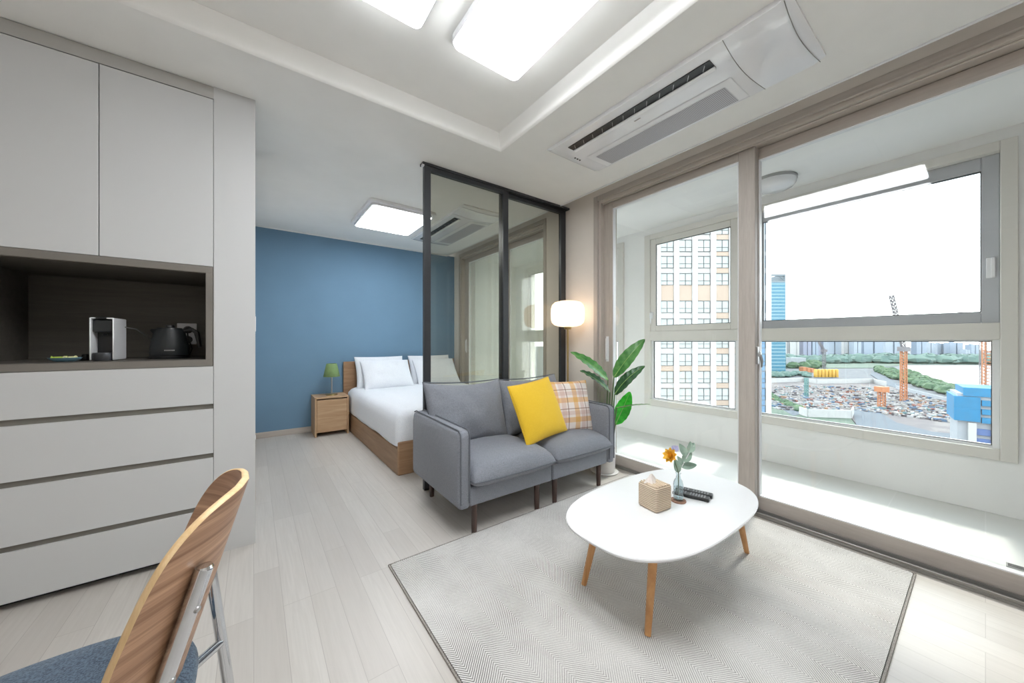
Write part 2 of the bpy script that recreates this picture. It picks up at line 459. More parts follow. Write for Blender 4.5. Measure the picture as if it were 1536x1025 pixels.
# ---- sliding doors to the balcony
def sliding_door(name, y0, y1, sashes, pane_mat, handle_side):
    d = sthing(name, (2.60, y0, 0))
    XF0, XF1 = 2.505, 2.735
    fr = MB()
    t = 0.05
    fr.box(XF0, XF1, y0, y0 + t, 0, ZF); fr.box(XF0, XF1, y1 - t, y1, 0, ZF)
    fr.build('jamb', M_frame_l, d, bevel=0.004)
    fr = MB(); fr.box(XF0, XF1, y0 + t, y1 - t, ZF - 0.052, ZF)
    fr.box(XF0 + 0.02, XF0 + 0.03, y0 + t, y1 - t, ZF - 0.062, ZF - 0.052)
    fr.build('head', M_frame_l, d, bevel=0.004)
    fr = MB(); fr.box(XF0 + 0.02, XF1, y0 + t, y1 - t, 0.0, 0.012)
    for x in (2.528, 2.585, 2.655): fr.box(x, x + 0.006, y0 + t, y1 - t, 0.012, 0.026)
    fr.build('track', M_rail, d, bevel=0.001)
    # outer casing on the room side
    for ya_, yb_ in ((y0 - 0.02, y0 + 0.025), (y1 - 0.028, y1 + 0.017)):
        B(XF0 - 0.022, XF0, ya_, yb_, 0, 2.402).build('casing', M_frame, d, bevel=0.004)
    B(XF0 - 0.022, XF0, y0 + 0.025, y1 - 0.028, 2.357, 2.402).build('casing', M_frame_h, d, bevel=0.004)
    for k, (a, b_, x, st0, st1, top) in enumerate(sashes):
        s = MB(); T = 0.045; z0, z1 = 0.018, ZF - 0.055
        s.box(x, x + T, a, a + st0, z0, z1); s.box(x, x + T, b_ - st1, b_, z0, z1)
        so = s.build('sash', M_frame, d, bevel=0.004)
        s = MB(); s.box(x + 0.001, x + T - 0.001, a + st0, b_ - st1, z0, 0.1); s.box(x + 0.001, x + T - 0.001, a + st0, b_ - st1, top, z1)
        s.build('rail', M_frame_h, so, bevel=0.003)
        g = MB(); q = 0.006
        ya, yb, za, zb = a + st0, b_ - st1, 0.1, top
        for (p, r_, s_, u) in ((ya, ya + q, za, zb), (yb - q, yb, za, zb), (ya, yb, za, za + q), (ya, yb, zb - q, zb)): g.box(x + 0.006, x + T - 0.006, p, r_, s_, u)
        g.build('glazing_bead', M_white, so)
        B(x + 0.018, x + 0.024, a + st0, b_ - st1, 0.1, top).build('pane', pane_mat, so)
    return d
d1 = sliding_door('door_1', DOORS[0][0], DOORS[0][1],
    [(0.865, 2.054, 2.548, 0.095, 0.097, 2.272), (-0.57, 0.95, 2.605, 0.095, 0.084, 2.262)], M_glass, 1)
# pull handle on the left stile of the near sash and crescent latch on the meeting stile
h = MB(); h.tube([(2.548, 2.008, 1.125), (2.530, 2.008, 1.12), (2.528, 2.008, 1.03), (2.530, 2.008, 0.935), (2.548, 2.008, 0.93)], 0.008, 10)
h.box(2.541, 2.549, 1.996, 2.020, 0.915, 1.14)
h.build('pull_handle', M_white, d1, bevel=0.002)
h = MB(); h.box(2.556, 2.582, 0.853, 0.866, 0.95, 1.06); h.lathe([(0.004, -0.006), (0.016, -0.004), (0.016, 0.004), (0.004, 0.006)], M=Matrix.Translation((2.57, 0.845, 1.01)) @ Matrix.Rotation(PI / 2, 4, 'X'), n=18)
h.tube([(2.568, 0.842, 1.01), (2.560, 0.832, 0.97), (2.566, 0.835, 0.93)], [0.007, 0.008, 0.004], 10)
h.build('latch', M_steel, d1, bevel=0.002)
d2 = sliding_door('door_2', DOORS[1][0], DOORS[1][1],
    [(3.60, 4.65, 2.548, 0.09, 0.12, 2.262), (2.83, 3.68, 2.605, 0.09, 0.09, 2.262)], M_frost, 1)
h = MB(); h.box(2.541, 2.549, 4.575, 4.60, 0.93, 1.13); h.tube([(2.548, 4.588, 1.12), (2.53, 4.588, 1.1), (2.53, 4.588, 0.96), (2.548, 4.588, 0.94)], 0.007, 8)
h.build('pull_handle', M_white, d2, bevel=0.002)

# ---- balcony
BX = 3.78
struct(B(2.74, BX + 0.2, YB - 0.1, 5.1, -0.12, -0.002).build('floor_balcony', M_tile, smooth=False))
struct(B(2.56, 2.74, YB - 0.1, 5.1, -0.12, 0).build('trim_4', M_frame_h, smooth=False))
struct(B(2.74, BX + 0.2, YB - 0.1, 5.1, 2.43, 2.6).build('ceiling_balcony', M_bwall, smooth=False))
WINS = ((-0.12, 2.42), (2.72, 4.72))
WZ0, WZ1 = 0.345, 2.352
w = MB(); ys = [YB - 0.1, WINS[0][0], WINS[0][1], WINS[1][0], WINS[1][1], 5.1]
for i in (0, 2, 4): w.box(BX, BX + 0.2, ys[i], ys[i + 1], 0, 2.43)
for a, b_ in WINS: w.box(BX, BX + 0.2, a, b_, 0, WZ0); w.box(BX, BX + 0.2, a, b_, WZ1, 2.43)
struct(w.build('wall_balcony', M_bwall, smooth=False))
struct(B(2.74, BX, 5.0, 5.1, 0, 2.43).build('wall_balcony_far', M_bwall, smooth=False))
struct(B(2.74, BX, YB - 0.1, YB, 0, 2.43).build('wall_balcony_near', M_bwall, smooth=False))

def balcony_window(name, y0, y1, mid0, mid1):
    d = sthing(name, (BX, y0, WZ0))
    X0, X1 = BX - 0.03, BX + 0.15
    f = MB(); t = 0.075; tz0, tz1 = 1.105, 1.212
    f.box(X0, X1, y0, y0 + t * 0.87, WZ0, WZ1); f.box(X0, X1, y1 - t, y1, WZ0, WZ1)
    f.box(X0, X1, y0 + t * 0.87, y1 - t, WZ0, WZ0 + 0.07); f.box(X0, X1, y0 + t * 0.87, y1 - t, WZ1 - 0.062, WZ1)
    f.box(X0, X1, mid0, mid1, WZ0 + 0.07, WZ1 - 0.062)
    f.box(X0, X1, y0 + t * 0.87, mid0, tz0, tz1); f.box(X0, X1, mid1, y1 - t, tz0, tz1)
    fo = f.build('window_frame', M_pvc, d, bevel=0.004)
    # stepped glazing beads and fixed panes below the transom
    for a, b_ in ((y0 + t * 0.87, mid0), (mid1, y1 - t)):
        g = MB(); q = 0.03
        z0, z1 = WZ0 + 0.07, tz0
        for (p, r_, s_, u) in ((a, a + q, z0, z1), (b_ - q, b_, z0, z1), (a + q, b_ - q, z0, z0 + 0.016), (a + q, b_ - q, z1 - 0.008, z1)): g.box(X0 + 0.03, X0 + 0.06, p, r_, s_, u)
        g.build('glazing_bead', M_white, fo, bevel=0.003)
        g = MB(); 
        for (p, r_, s_, u) in ((a + q, a + q + 0.004, z0 + 0.016, z1 - 0.008), (b_ - q - 0.004, b_ - q, z0 + 0.016, z1 - 0.008), (a + q, b_ - q, z1 - 0.014, z1 - 0.008), (a + q, b_ - q, z0 + 0.016, z0 + 0.02)): g.box(X0 + 0.034, X0 + 0.05, p, r_, s_, u)
        g.build('gasket', M_gasket, fo)
        B(X0 + 0.040, X0 + 0.046, a + q, b_ - q, z0 + 0.01, z1 - 0.006).build('pane', M_glass, fo)
    return d, X0, X1, tz1
def open_sash(d, X0, a, b_, z0, z1, mat, sw, zt, zb, x):
    s = MB()
    s.box(x, x + 0.05, a, a + sw, z0, z1); s.box(x, x + 0.05, b_ - sw, b_, z0, z1)
    s.box(x, x + 0.05, a + sw, b_ - sw, z0, z0 + zb); s.box(x, x + 0.05, a + sw, b_ - sw, z1 - zt, z1)
    so = s.build('sash', mat, d, bevel=0.005)
    g = MB(); q = 0.004; ya, yb, za, zb_ = a + sw, b_ - sw, z0 + zb, z1 - zt
    for (p, r_, s_, u) in ((ya, ya + q, za, zb_), (yb - q, yb, za, zb_), (ya, yb, za, za + q), (ya, yb, zb_ - q, zb_)): g.box(x + 0.004, x + 0.02, p, r_, s_, u)
    g.build('gasket', M_gasket, so)
    B(x + 0.02, x + 0.026, ya, yb, za, zb_).build('pane', M_glass, so)
    return so
w1, X0, X1, tz = balcony_window('window_1', WINS[0][0], WINS[0][1], 1.30, 1.42)
open_sash(w1, X0, 1.42, 2.345, tz, 2.29, M_pvc, 0.066, 0.066, 0.066, X0 + 0.012)
rs = open_sash(w1, X0, -0.055, 1.30, tz, 2.29, M_pvc_grey, 0.072, 0.09, 0.072, X0 + 0.05)
h = MB(); h.box(X0 + 0.035, X0 + 0.052, -0.038, -0.002, 1.50, 1.63); h.box(X0 + 0.022, X0 + 0.04, -0.037, -0.020, 1.502, 1.628)
h.build('latch_box', M_white, rs, bevel=0.004)
hs = [o for o in w1.children if o.name.startswith('sash')][0]
def win_handle(y, parent):
    h = MB(); h.box(X0 + 0.002, X0 + 0.014, y - 0.012, y + 0.012, 1.36, 1.44)
    h.tube([(X0 - 0.004, y, 1.43), (X0 - 0.03, y, 1.42), (X0 - 0.034, y - 0.004, 1.36), (X0 - 0.028, y - 0.006, 1.30)], [0.009, 0.009, 0.008, 0.006], 10)
    h.build('handle', M_white, parent, bevel=0.003)
win_handle(2.325, hs)
w2, X0, X1, tz = balcony_window('window_2', WINS[1][0], WINS[1][1], 3.62, 3.74)
s2 = open_sash(w2, X0, 3.74, 4.645, tz, 2.29, M_pvc, 0.066, 0.066, 0.066, X0 + 0.012)
s3 = open_sash(w2, X0, 2.785, 3.62, tz, 2.29, M_pvc, 0.066, 0.066, 0.066, X0 + 0.012)
win_handle(2.82, s3)
# balcony ceiling lamp, floor drain
t = thing('ceiling_dome_lamp', 'round unlit dome lamp on the balcony ceiling outside the sliding door', 'light', (3.46, 1.04, 2.43))
MB().lathe([(0.0, 0), (0.155, 0), (0.155, -0.02), (0.15, -0.022)], (3.46, 1.04, 2.43), 40).build('base_ring', M_steel, t)
MB().lathe([(0.150, -0.018), (0.148, -0.045), (0.13, -0.07), (0.08, -0.085), (0.0, -0.09)], (3.46, 1.04, 2.43), 40).build('diffuser', M_whitegloss, t, angle=60)
t = thing('floor_drain', 'small square metal drain in the balcony floor near the right edge', 'drain', (2.98, -0.06, 0))
B(2.945, 2.995, -0.115, -0.06, -0.002, 0.002).build('drain_frame', M_steel, t)
g = MB()
for i in range(4): g.box(2.952 + i * 0.01, 2.956 + i * 0.01, -0.11, -0.065, 0.002, 0.003)
g.build('grille', M_gasket, t)
#@@CABINET
# ------------------------------------------------------------------ tall cabinet with open niche
CF = 2.35; CX0, CX1, CXP = -0.957, -0.165, 0.007
cb = thing('tall_cabinet', 'tall light grey built-in cabinet with an open dark niche and four drawers', 'cabinet', (-0.56, CF, 0))
c = MB()
c.box(CX0, CX0 + 0.018, CF + 0.02, 2.96, 0.05, 2.33); c.box(CX1 - 0.018, CX1, CF + 0.02, 2.96, 0.05, 2.33)
c.box(CX0 + 0.018, CX1 - 0.018, CF + 0.02, 2.96, 2.31, 2.33); c.box(CX0 + 0.018, CX1 - 0.018, CF + 0.02, 2.96, 1.475, 1.49); c.box(CX0 + 0.018, CX1 - 0.018, CF + 0.02, 2.96, 0.05, 0.068)
c.box(CX0 + 0.018, CX1 - 0.018, 2.945, 2.96, 0.068, 2.31)
c.build('body', M_cab, cb, smooth=False)
B(CX0, CX1, CF, 2.95, 2.337, H - 0.003).build('top_filler', M_cabtrim, cb, smooth=False)
B(CX0, CX1, CF + 0.06, 2.9, 0.0, 0.05).build('plinth', M_black, cb, smooth=False)
for a, b_ in ((CX0, -0.5575), (-0.5545, CX1 - 0.002)):
    B(a, b_, CF, CF + 0.019, 1.4765, 2.333).build('door', M_cab, cb, bevel=0.001)
for z0, z1 in ((0.774, 0.966), (0.522, 0.748), (0.261, 0.497), (0.032, 0.236)):
    B(CX0, CX1 - 0.002, CF, CF + 0.019, z0, z1).build('drawer', M_cab, cb, bevel=0.001)
g = MB()
for z0, z1 in ((0.748, 0.774), (0.497, 0.522), (0.236, 0.261)): g.box(CX0, CX1 - 0.0015, CF + 0.012, CF + 0.03, z0 - 0.01, z1 + 0.01)
g.build('finger_groove', M_gap, cb, smooth=False)
n = MB(); NX0, NX1, NZ0, NZ1 = -0.933, -0.196, 1.0, 1.441
n.box(CX0, CX1 - 0.003, CF - 0.001, 2.93, 0.968, NZ0); n.box(CX0, CX1 - 0.003, CF - 0.001, 2.93, NZ1, 1.475)
n.box(CX0, NX0, CF - 0.001, 2.93, NZ0, NZ1); n.box(NX1, CX1 - 0.003, CF - 0.001, 2.93, NZ0, NZ1)
n.build('niche_frame', M_nicheframe, cb, bevel=0.001)
n = MB(); e = 0.002
n.box(NX0 + e, NX1 - e, CF + 0.012, 2.92, NZ0, NZ0 + e); n.box(NX0, NX1, CF + 0.012, 2.92, NZ1 - e, NZ1); n.box(NX0, NX0 + e, CF + 0.012, 2.92, NZ0, NZ1); n.box(NX1 - e, NX1, CF + 0.012, 2.92, NZ0, NZ1); n.box(NX0, NX1, 2.92, 2.93, NZ0, NZ1)
n.build('niche_lining', M_niche, cb, smooth=False)
B(CX1, CXP, CF, 2.965, 0, H).build('side_panel', M_cab, cb, smooth=False)
# second tall unit beyond the frame edge
c2 = thing('tall_cabinet', 'plain tall light grey cabinet at the far left, beyond the niche unit', 'cabinet', (-1.35, CF, 0))
B(XL + 0.002, CX0 - 0.002, CF + 0.02, 2.95, 0.05, H - 0.003).build('body', M_cab, c2, smooth=False)
B(XL + 0.002, CX0 - 0.002, CF + 0.06, 2.9, 0.0, 0.05).build('plinth', M_black, c2, smooth=False)
for a, b_ in ((XL + 0.002, -1.3555), (-1.3525, CX0 - 0.003)): B(a, b_, CF, CF + 0.019, 0.052, 2.333).build('door', M_cab, c2, bevel=0.001)

# switch plate and wall socket on the bedroom side wall
t = thing('light_switch', 'white switch plate on the bedroom side wall behind the cabinet', 'switch', (0, 3.25, 1.2))
B(0.0, 0.010, 3.21, 3.29, 1.15, 1.30).build('plate', M_white, t, bevel=0.002)
B(0.010, 0.013, 3.225, 3.275, 1.17, 1.28).build('rocker', M_white, t, bevel=0.001)
t = thing('wall_socket', 'white wall socket low on the bedroom side wall', 'socket', (0, 3.8, 0.25))
B(0.0, 0.010, 3.74, 3.88, 0.19, 0.31).build('plate', M_white, t, bevel=0.002)
MB().lathe([(0.02, 0), (0.02, 0.004), (0.015, 0.004), (0.015, 0.001)], M=Matrix.Translation((0.01, 3.81, 0.25)) @ Matrix.Rotation(PI / 2, 4, 'Y'), n=20).build('socket_ring', M_white, t)

# coffee machine
def loc(x, y, z=0, rz=0): return Matrix.Translation((x, y, z)) @ Matrix.Rotation(rz, 4, 'Z')
SH = NZ0 + 0.002
Mx = loc(-0.572, 2.52, SH, R(-6)) @ Matrix.Diagonal((0.78, 0.72, 1, 1))
t = thing('coffee_machine', 'compact white and black capsule coffee machine in the dark niche', 'coffee machine', (-0.575, 2.53, SH))
# side shells (white), body, head, drip tray; local x across, y front(-)..back(+)
s = MB()
for sx in (-1, 1):
    s.mbox(Mx @ Matrix.Translation((sx * 0.048, 0.03, 0.103)), 0.007, 0.19, 0.2)
s.mbox(Mx @ Matrix.Translation((0.034, 0.03, 0.201)), 0.03, 0.19, 0.006); s.mbox(Mx @ Matrix.Translation((-0.038, 0.03, 0.201)), 0.02, 0.19, 0.006)
s.build('side_shell', M_white, t, bevel=0.003)
s = MB(); s.mbox(Mx @ Matrix.Translation((0, 0.07, 0.1)), 0.088, 0.105, 0.19); s.build('body', M_black, t, bevel=0.004)
s = MB(); s.mbox(Mx @ Matrix.Translation((0, 0.0, 0.165)), 0.086, 0.10, 0.062); s.tube([Mx @ Vector((0, -0.02, 0.13)), Mx @ Vector((0, -0.02, 0.118))], 0.01, 12); s.build('brew_head', M_matblack, t, bevel=0.006)
s = MB(); s.mbox(Mx @ Matrix.Translation((-0.002, 0.0, 0.202)), 0.046, 0.13, 0.012); s.build('lever', M_black, t, bevel=0.004)
s = MB(); s.lathe([(0.0, 0.0), (0.044, 0.0), (0.046, 0.006), (0.046, 0.034), (0.043, 0.038), (0.0, 0.038)], M=Mx @ Matrix.Translation((0, -0.035, 0)), n=28); s.mbox(Mx @ Matrix.Translation((0, 0.0, 0.019)), 0.088, 0.06, 0.036)
s.build('drip_tray', M_char, t, angle=50)
s = MB(); p0 = Vector((-0.495, 2.62, SH + 0.165))
s.tube([(-0.53, 2.585, SH + 0.165), (-0.49, 2.61, SH + 0.155), (-0.45, 2.66, SH + 0.11), (-0.42, 2.70, SH + 0.06), (-0.385, 2.74, SH + 0.035), (-0.35, 2.80, SH + 0.03), (-0.335, 2.88, SH + 0.06), (-0.33, 2.91, SH + 0.12)], 0.0028, 8)
s.build('power_cord', M_steel, t)
# kettle
kx, ky = -0.362, 2.60
t = thing('electric_kettle', 'matt black electric kettle beside the coffee machine', 'kettle', (kx, ky, SH))
MB().lathe([(0.0, 0), (0.078, 0), (0.08, 0.006), (0.08, 0.016), (0.0, 0.018)], (kx, ky, SH), 36).build('power_base', M_black, t)
MB().lathe([(0.0, 0.018), (0.076, 0.018), (0.079, 0.03), (0.076, 0.07), (0.066, 0.12), (0.058, 0.152), (0.056, 0.156), (0.0, 0.156)], (kx, ky, SH), 40).build('kettle_body', M_matblack, t, angle=50)
l = MB().lathe([(0.0, 0.156), (0.052, 0.156), (0.05, 0.163), (0.02, 0.166), (0.018, 0.178), (0.0, 0.178)], (kx, ky, SH), 32); l.build('lid', M_black, t, angle=50)
s = MB(); s.tube([(kx + 0.052, ky - 0.01, SH + 0.148), (kx + 0.09, ky - 0.01, SH + 0.156), (kx + 0.108, ky - 0.012, SH + 0.14), (kx + 0.116, ky - 0.012, SH + 0.10), (kx + 0.122, ky - 0.014, SH + 0.06)], [0.009, 0.011, 0.012, 0.011, 0.008], 10)
s.build('handle', M_black, t)
s = MB(); s.tube([(kx - 0.05, ky + 0.02, SH + 0.14), (kx - 0.075, ky + 0.03, SH + 0.152)], [0.018, 0.008], 10); s.build('spout', M_matblack, t)
s = MB(); 
for i in range(7):
    a = R(-96 + i * 4.2); s.mbox(Matrix.Translation((kx + 0.0795 * math.cos(a), ky + 0.0795 * math.sin(a), SH + 0.045)) @ Matrix.Rotation(a, 4, 'Z'), 0.0015, 0.0042, 0.006)
s.build('brand_mark', M_steel, t)
# sockets at back of niche
t = thing('double_socket', 'white double wall socket on the back of the dark niche', 'socket', (-0.335, 2.92, 1.14))
B(-0.375, -0.285, 2.908, 2.92, 1.075, 1.205).build('plate', M_white, t, bevel=0.004)
for z in (1.165, 1.105):
    MB().lathe([(0.022, 0), (0.022, 0.003), (0.018, 0.003), (0.018, 0.001)], M=Matrix.Translation((-0.325, 2.908, z)) @ Matrix.Rotation(PI / 2, 4, 'X'), n=22).build('socket_ring', M_black, t)
t = thing('power_plug', 'black power plug pushed into the niche socket behind the kettle', 'plug', (-0.325, 2.90, 1.165))
s = MB(); s.lathe([(0.017, 0), (0.018, 0.02), (0.012, 0.03), (0.0, 0.03)], M=Matrix.Translation((-0.325, 2.905, 1.165)) @ Matrix.Rotation(PI / 2, 4, 'X'), n=18); s.build('plug_body', M_black, t)
s = MB(); s.tube([(-0.325, 2.88, 1.16), (-0.32, 2.86, 1.12), (-0.30, 2.85, 1.05), (-0.31, 2.82, 1.006), (-0.34, 2.72, 1.006)], 0.0035, 8); s.build('cord', M_black, t)
# plate with capsules
px_, py_ = -0.688, 2.48
t = thing('shallow_dish', 'shallow pale blue dish at the front left of the niche shelf', 'dish', (px_, py_, SH))
MB().lathe([(0.0, 0.0), (0.03, 0.0), (0.044, 0.008), (0.051, 0.018), (0.048, 0.018), (0.045, 0.010), (0.0, 0.005)], (px_, py_, SH), 36).build('bowl', plain('pale_blue_glaze', rgb(120, 160, 180), 0.3), t, angle=60)
wrapc = [('lime wrapped sweet in the pale blue dish, left of the pair', rgb(190, 214, 90), -0.016), ('cream wrapped sweet in the pale blue dish, right of the pair', rgb(226, 224, 170), 0.016)]
for i, (lb, cc, dx) in enumerate(wrapc):
    s = MB(); Mm = loc(px_ + dx, py_ - 0.005, SH + 0.017, R(20 + 40 * i)); s.mbox(Mm, 0.03, 0.018, 0.012)
    s.tube([Mm @ Vector((0.014, 0, 0)), Mm @ Vector((0.024, 0, 0.003))], [0.004, 0.008], 8); s.tube([Mm @ Vector((-0.014, 0, 0)), Mm @ Vector((-0.024, 0, 0.003))], [0.004, 0.008], 8)
    tag(s.build('wrapped_sweet', plain('sweet_wrap%d' % i, cc, 0.4), bevel=0.003), lb, 'sweet')
for i, (dx, dy, lb) in enumerate(((0.035, 0.10, 'small black coffee capsule behind the dish, left one'), (0.085, 0.085, 'small black coffee capsule right of the dish'))):
    tag(MB().lathe([(0.0, 0.0), (0.019, 0.0), (0.0195, 0.003), (0.017, 0.005), (0.013, 0.026), (0.009, 0.03), (0.0, 0.03)], (px_ + dx, py_ + dy, SH), 24).build('coffee_capsule', M_black, angle=50), lb, 'coffee capsule')
#@@CEILING
# ------------------------------------------------------------------ ceiling lights
def panel_light(x0, x1, y0, y1, ztop, label, mat, h=0.055, r=0.03):
    t = thing('ceiling_light', label, 'light', ((x0 + x1) / 2, (y0 + y1) / 2, ztop))
    MB().prism(rrect(x0, x1, y0, y1, r), ztop - h * 0.72, ztop).build('housing', M_white, t, bevel=0.004)
    MB().prism(rrect(x0 + 0.008, x1 - 0.008, y0 + 0.008, y1 - 0.008, r - 0.004), ztop - h, ztop - h * 0.72).build('diffuser', mat, t, bevel=0.004)
    return t
ZT = H + 0.098
panel_light(0.728, 1.108, 0.27, 1.470, ZT, 'wide glowing white ceiling panel lamp nearest the air conditioner', M_light, 0.05, 0.035)
panel_light(0.225, 0.590, 0.27, 1.478, ZT, 'glowing white ceiling panel lamp left of the widest one, cut off by the top edge', M_light, 0.05, 0.035)
panel_light(-0.6, 0.1, -1.9, -1.6, H, 'added unseen ceiling panel lamp giving extra light from the rear of the room', M_light)  # added lamp out of view, gives extra light from behind the camera
t = thing('ceiling_light', 'glowing white panel lamp on the bedroom ceiling above the bed', 'light', (1.17, 3.7, H))
MB().prism(rrect(0.845, 1.50, 3.30, 4.10, 0.04), H - 0.03, H).build('housing', M_white, t, bevel=0.004)
MB().prism(rrect(0.87, 1.475, 3.325, 4.075, 0.03), H - 0.05, H - 0.03).build('diffuser_rim', M_whitegloss, t, bevel=0.003)
MB().prism(rrect(0.885, 1.46, 3.34, 4.06, 0.03), H - 0.056, H - 0.05).build('diffuser', M_lightbed, t, bevel=0.002)

# ------------------------------------------------------------------ air conditioners (ceiling cassettes)
def cassette(x0, x1, y0, y1, label, flip=False):
    t = thing('air_conditioner', label, 'air conditioner', ((x0 + x1) / 2, (y0 + y1) / 2, H))
    zt = H
    L = y1 - y0; W = x1 - x0
    # curved underside: cross-section across x
    def under(u, v):   # u across, v along
        x = x0 + W * u; y = y0 + L * v
        k = math.sin(PI * u) * 0.007 + 0.024
        e = min(1, min(v, 1 - v) * 30); 
        return Vector((x, y, zt - k * (0.35 + 0.65 * e)))
    m = MB(); m.grid(under, 16, 30)
    def side(pts):
        for i in range(len(pts) - 1):
            a, b_ = pts[i], pts[i + 1]
            m._add([a, b_, Vector((b_.x, b_.y, zt)), Vector((a.x, a.y, zt))], [(0, 1, 2, 3)])
    side([under(0, j / 30) for j in range(31)]); side([under(1, j / 30) for j in range(31)])
    side([under(j / 16, 0) for j in range(17)]); side([under(j / 16, 1) for j in range(17)])
    m.build('housing', M_whitegloss, t, weld=True, angle=50)
    ys = y0 + 0.235
    def zat(x): 
        u = (x - x0) / W; return zt - (math.sin(PI * u) * 0.007 + 0.024)
    # seam of the service cover
    s = MB(); 
    for yy in (ys, y0 + 0.02):
        s.tube([(x0 + W * i / 12, yy + (0.015 * math.sin(PI * i / 12)), zat(x0 + W * i / 12) - 0.0005) for i in range(13)], 0.0016, 6)
    s.build('cover_seam', M_rail, t)
    # outlet slot with louvres
    sx0, sx1 = x0 + 0.060, x0 + 0.128
    ya, yb = y0 + 0.315, y1 - 0.135
    s = MB(); s.box(sx0, sx1, ya, yb, zat(sx0 + 0.03) - 0.0035, zat(sx0 + 0.03) + 0.004); so = s.build('air_slot', M_black, t)
    s = MB()
    nl = 12
    for i in range(nl):
        yy = ya + (yb - ya) * (i + 0.5) / nl
        MB().mbox(Matrix.Translation((sx0 + 0.027, yy, zat(sx0) - 0.006)) @ Matrix.Rotation(R(35), 4, 'Z'), 0.038, 0.003, 0.004).build('louvre', M_steel, so)
    s = MB(); s.box(sx1 - 0.018, sx1 + 0.004, ya, yb, zat(sx1) - 0.010, zat(sx1) - 0.002); s.build('flap', M_white, t, bevel=0.002)
    # intake grille: one inset panel of fine holes
    gx0, gx1 = x0 + 0.245, x0 + W - 0.018
    s = MB(); s.grid(lambda u, v: Vector((gx0 + (gx1 - gx0) * u, ya - 0.015 + (yb - ya + 0.02) * v, zat(gx0 + (gx1 - gx0) * u) - 0.003)), 8, 2)
    s.build('intake_panel', M_white, t)
    s = MB(); s.grid(lambda u, v: Vector((gx0 + 0.045 + (gx1 - gx0 - 0.05) * u, ya + 0.03 + (yb - ya - 0.07) * v, zat(gx0 + 0.045 + (gx1 - gx0 - 0.05) * u) - 0.0045)), 8, 2)
    s.build('grille', M_grille, t)
    s = MB()
    for i in range(3): s.lathe([(0.0, 0), (0.006, 0), (0.006, 0.004), (0.0, 0.004)], (x0 + 0.19 + i * 0.024, y1 - 0.075, zat(x0 + 0.2) - 0.0035), 14)
    s.build('indicator_dots', M_black, t)
    s = MB(); s.box(x0 + 0.165, x0 + 0.174, (ya + yb) / 2 - 0.02, (ya + yb) / 2 + 0.02, zat(x0 + 0.17) - 0.001, zat(x0 + 0.17) + 0.001); s.build('name_mark', M_rail, t)
    return t
def make_grille():
    t = NT('perforated_grille')
    w = t.n.new('ShaderNodeTexWave'); w.wave_type = 'BANDS'; w.bands_direction = 'X'; t.link(t.coords(), w.inputs['Vector']); w.inputs['Scale'].default_value = 40
    w2 = t.n.new('ShaderNodeTexWave'); w2.wave_type = 'BANDS'; w2.bands_direction = 'Y'; t.link(t.coords(), w2.inputs['Vector']); w2.inputs['Scale'].default_value = 40
    f = t.math('MULTIPLY', w.outputs['Fac'], w2.outputs['Fac'])
    t.link(t.ramp(f, [(0.2, rgb(198, 198, 204)), (0.55, rgb(104, 104, 110))]), t.b.inputs['Base Color'])
    t.b.inputs['Roughness'].default_value = 0.5
    return t.m
M_grille = make_grille()
cassette(1.605, 2.090, 0.430, 1.768, 'long white ceiling air conditioner above the sliding door in the living room')
cassette(1.605, 2.090, 2.94, 4.32, 'white ceiling air conditioner in the bedroom seen through the smoked glass')

# ------------------------------------------------------------------ sliding glass partition
t = thing('glass_partition', 'charcoal framed partition of two tall smoked glass sliding panels behind the sofa', 'partition', (1.73, 2.44, 0))
m = MB(); m.box(0.985, 2.488, 2.418, 2.478, H - 0.018, H); m.build('top_track', M_char, t, bevel=0.002)
def part_panel(x0, x1, y, s0, s1):
    s = MB(); s.box(x0, x0 + s0, y, y + 0.035, 0.008, H - 0.02); s.box(x1 - s1, x1, y, y + 0.035, 0.008, H - 0.02)
    s.box(x0 + s0, x1 - s1, y, y + 0.035, H - 0.055, H - 0.02); s.box(x0 + s0, x1 - s1, y, y + 0.035, 0.008, 0.075)
    f = s.build('panel_frame', M_char, t, bevel=0.003)
    B(x0 + s0, x1 - s1, y + 0.014, y + 0.020, 0.075, H - 0.055).build('glass_panel', M_smoked, f)
part_panel(0.998, 1.752, 2.422, 0.050, 0.055)
part_panel(1.70, 2.476, 2.460, 0.055, 0.064)
B(0.985, 0.998, 2.422, 2.457, H - 0.03, H - 0.005).build('end_cap', M_white, t, bevel=0.002)
#@@SOFA
# ------------------------------------------------------------------ cushions
def cushion_mesh(w, h, t, Mx, n=22, ear=0.035, wr=0.006, seed=0, sag=0.0, power=0.42):
    """pillow: two bulging faces meeting at a seam, pinched corners; local x width, y height, z thickness"""
    m = MB()
    for sgn in (1, -1):
        def fn(u, v, sgn=sgn):
            a, b_ = 2 * u - 1, 2 * v - 1
            a = math.sin(a * PI / 2); b_ = math.sin(b_ * PI / 2)
            ex = 1 - ear * (1 - b_ * b_) * 1.6; ey = 1 - ear * (1 - a * a) * 1.6
            x = a * w / 2 * ex; y = b_ * h / 2 * ey
            prof = (max(0, 1 - a * a) * max(0, 1 - b_ * b_)) ** power
            edge = min(1, (1 - abs(a)) * 5) * min(1, (1 - abs(b_)) * 5)
            nz = noise.noise(Vector((x * 9 + seed * 7, y * 9, sgn * 3 + seed))) * wr * 1.5 + noise.noise(Vector((x * 30 + seed, y * 30, sgn))) * wr * 0.35
            z = sgn * (t / 2 * prof) + nz * edge
            y2 = y - sag * (1 - a * a) * max(0, b_)
            return Mx @ Vector((x, y2, z))
        m.grid(fn, n, n)
    return m
